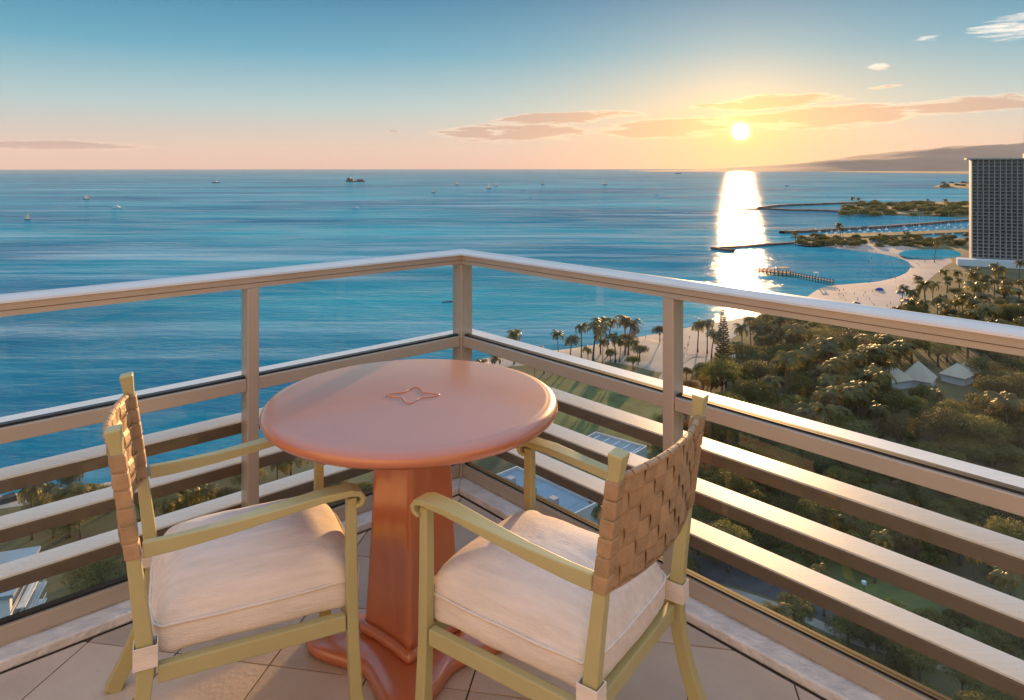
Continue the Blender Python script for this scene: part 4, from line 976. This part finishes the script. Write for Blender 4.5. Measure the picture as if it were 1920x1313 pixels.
# ------------------------------------------------------------------ people on the sand and small beach things
def person_mesh(pose):
    me = bpy.data.meshes.new('p'); st = 0.25 if pose else 0.06
    V = [(0,0,.92),(0,0,1.15),(0,0,1.42),(0,0,1.54),(0,0.02,1.68),(-.1,0,.88),(-.12,st,.48),(-.12,st-.05,.05),(.1,0,.88),(.12,-st,.48),(.12,-st-.08,.05),(-.2,0,1.40),(-.27,.05,1.12),(-.25,.16,.9),(.2,0,1.40),(.27,-.03,1.12),(.27,.08,.9)]
    E = [(0,1),(1,2),(2,3),(3,4),(0,5),(5,6),(6,7),(0,8),(8,9),(9,10),(2,11),(11,12),(12,13),(2,14),(14,15),(15,16)]
    rad = [.14,.13,.15,.06,.11,.10,.07,.045,.10,.07,.045,.06,.045,.04,.06,.045,.04]
    me.from_pydata(V, E, []); o = bpy.data.objects.new('p', me); col.objects.link(o); md = o.modifiers.new('s', 'SKIN')
    for v, r2 in zip(me.skin_vertices[0].data, rad): v.radius = (r2, r2)
    me.skin_vertices[0].data[0].use_root = True
    o.modifiers.new('ss', 'SUBSURF').render_levels = 1
    dg = bpy.context.evaluated_depsgraph_get(); m2 = bpy.data.meshes.new_from_object(o.evaluated_get(dg)); bpy.data.objects.remove(o); m2.materials.clear(); m2.materials.append(M['skin']); return m2
pms = [person_mesh(0), person_mesh(1)]; pr_ = random.Random(21)
zones = [(1545,1700,545,600,26,'bather standing on the wide sand before the bay'),(1600,1715,505,531,26,'bather wading in the shallow edge of the bay'),(1620,1760,470,500,24,'bather walking on the sand between the bay and the lagoon'),(1210,1300,622,660,7,'bather strolling at the water edge by the path'),(1300,1440,592,612,9,'bather on the sand behind the top rail')]
for x0, x1, y0, y1, nn, lb_ in zones:
    for k in range(nn):
        x, y = pr_.uniform(x0, x1), pr_.uniform(y0, y1); wade = 'wading' in lb_
        p = gp(x, y, SEA + (0 if wade else 1.0)); o = bpy.data.objects.new('person', pms[k % 2]); col.objects.link(o)
        # stand on the sand: height from the slope of the beach
        if not wade:
            hit = bpy.data.objects['beach'].ray_cast(Vector((p.x, p.y, 50)), Vector((0, 0, -1))); zz = hit[1].z if hit[0] else LANDZ
        else: zz = SEA - 0.55
        o.location = (p.x, p.y, zz); o.rotation_euler = (0, 0, pr_.uniform(0, 6.28)); tag(o, lb_, 'person', lb_ + 's group')
for q_, (x, y, mt_, lb_) in enumerate(((1649, 543, 'bluecloth', 'low blue beach shelter on the sand by the bay'), (1688, 549, 'darkhull', 'dark beach shelter between the blue one and the palms'), (1700, 548, 'skin', 'reddish beach shelter next to the palms'), (1605, 570, 'darkhull', 'dark beach umbrella tent on the wide sand'))):
    p = gp(x, y, LANDZ); e_ = empty('beach_shelter', (p.x, p.y, SEA + 1.2)); tag(e_, lb_, 'beach tent')
    n_s = 10; MB().loft([[Vector((r2*1.5*math.cos(2*math.pi*k/n_s), r2*math.sin(2*math.pi*k/n_s), z)) for k in range(n_s)] for r2, z in ((2.0, -.2), (1.9, .5), (1.4, 1.2), (.6, 1.6), (.1, 1.7))]).build('canopy', M[mt_], e_)
    for s in (-1, 1): MB().tube([(s*2.6, 0, -.2), (s*2.2, 0, .9)], .05, 5).build('pole', M['conc'], e_)
# street lamps by the road
lp = None
for x, y in ((1403, 1080), (1800, 1190), (1620, 1150)):
    p = gp(x, y + 6, LANDZ)
    if lp is None:
        lp = empty('street_lamp', p); tag(lp, 'slim street lamp with small white head beside the road', 'street lamp', 'lamps along the road')
        MB().tube([(0, 0, 0), (0, 0, 6.0)], [.09, .06], 7).build('pole', M['wood'], lp); MB().box((-.35, -.35, 6.0), (.35, .35, 6.6)).build('lamp_head', M['white'], lp, bevel=.08)
    else:
        c_2 = copy_tree(lp); c_2.location = p

mz = bpy.data.materials.new('haze_air'); mz.use_nodes = True; t = mz.node_tree; t.nodes.clear()
vo = t.nodes.new('ShaderNodeVolumePrincipled'); vo.inputs['Color'].default_value = (0.95, 0.85, 0.76, 1); vo.inputs['Density'].default_value = 2.0e-5; vo.inputs['Anisotropy'].default_value = 0.03
ou = t.nodes.new('ShaderNodeOutputMaterial'); t.links.new(vo.outputs[0], ou.inputs['Volume'])
hz = MB().box((-34500, -34500, SEA - 2.0), (34500, 34500, 960)).build('haze', mz); tag(hz, kind='stuff')
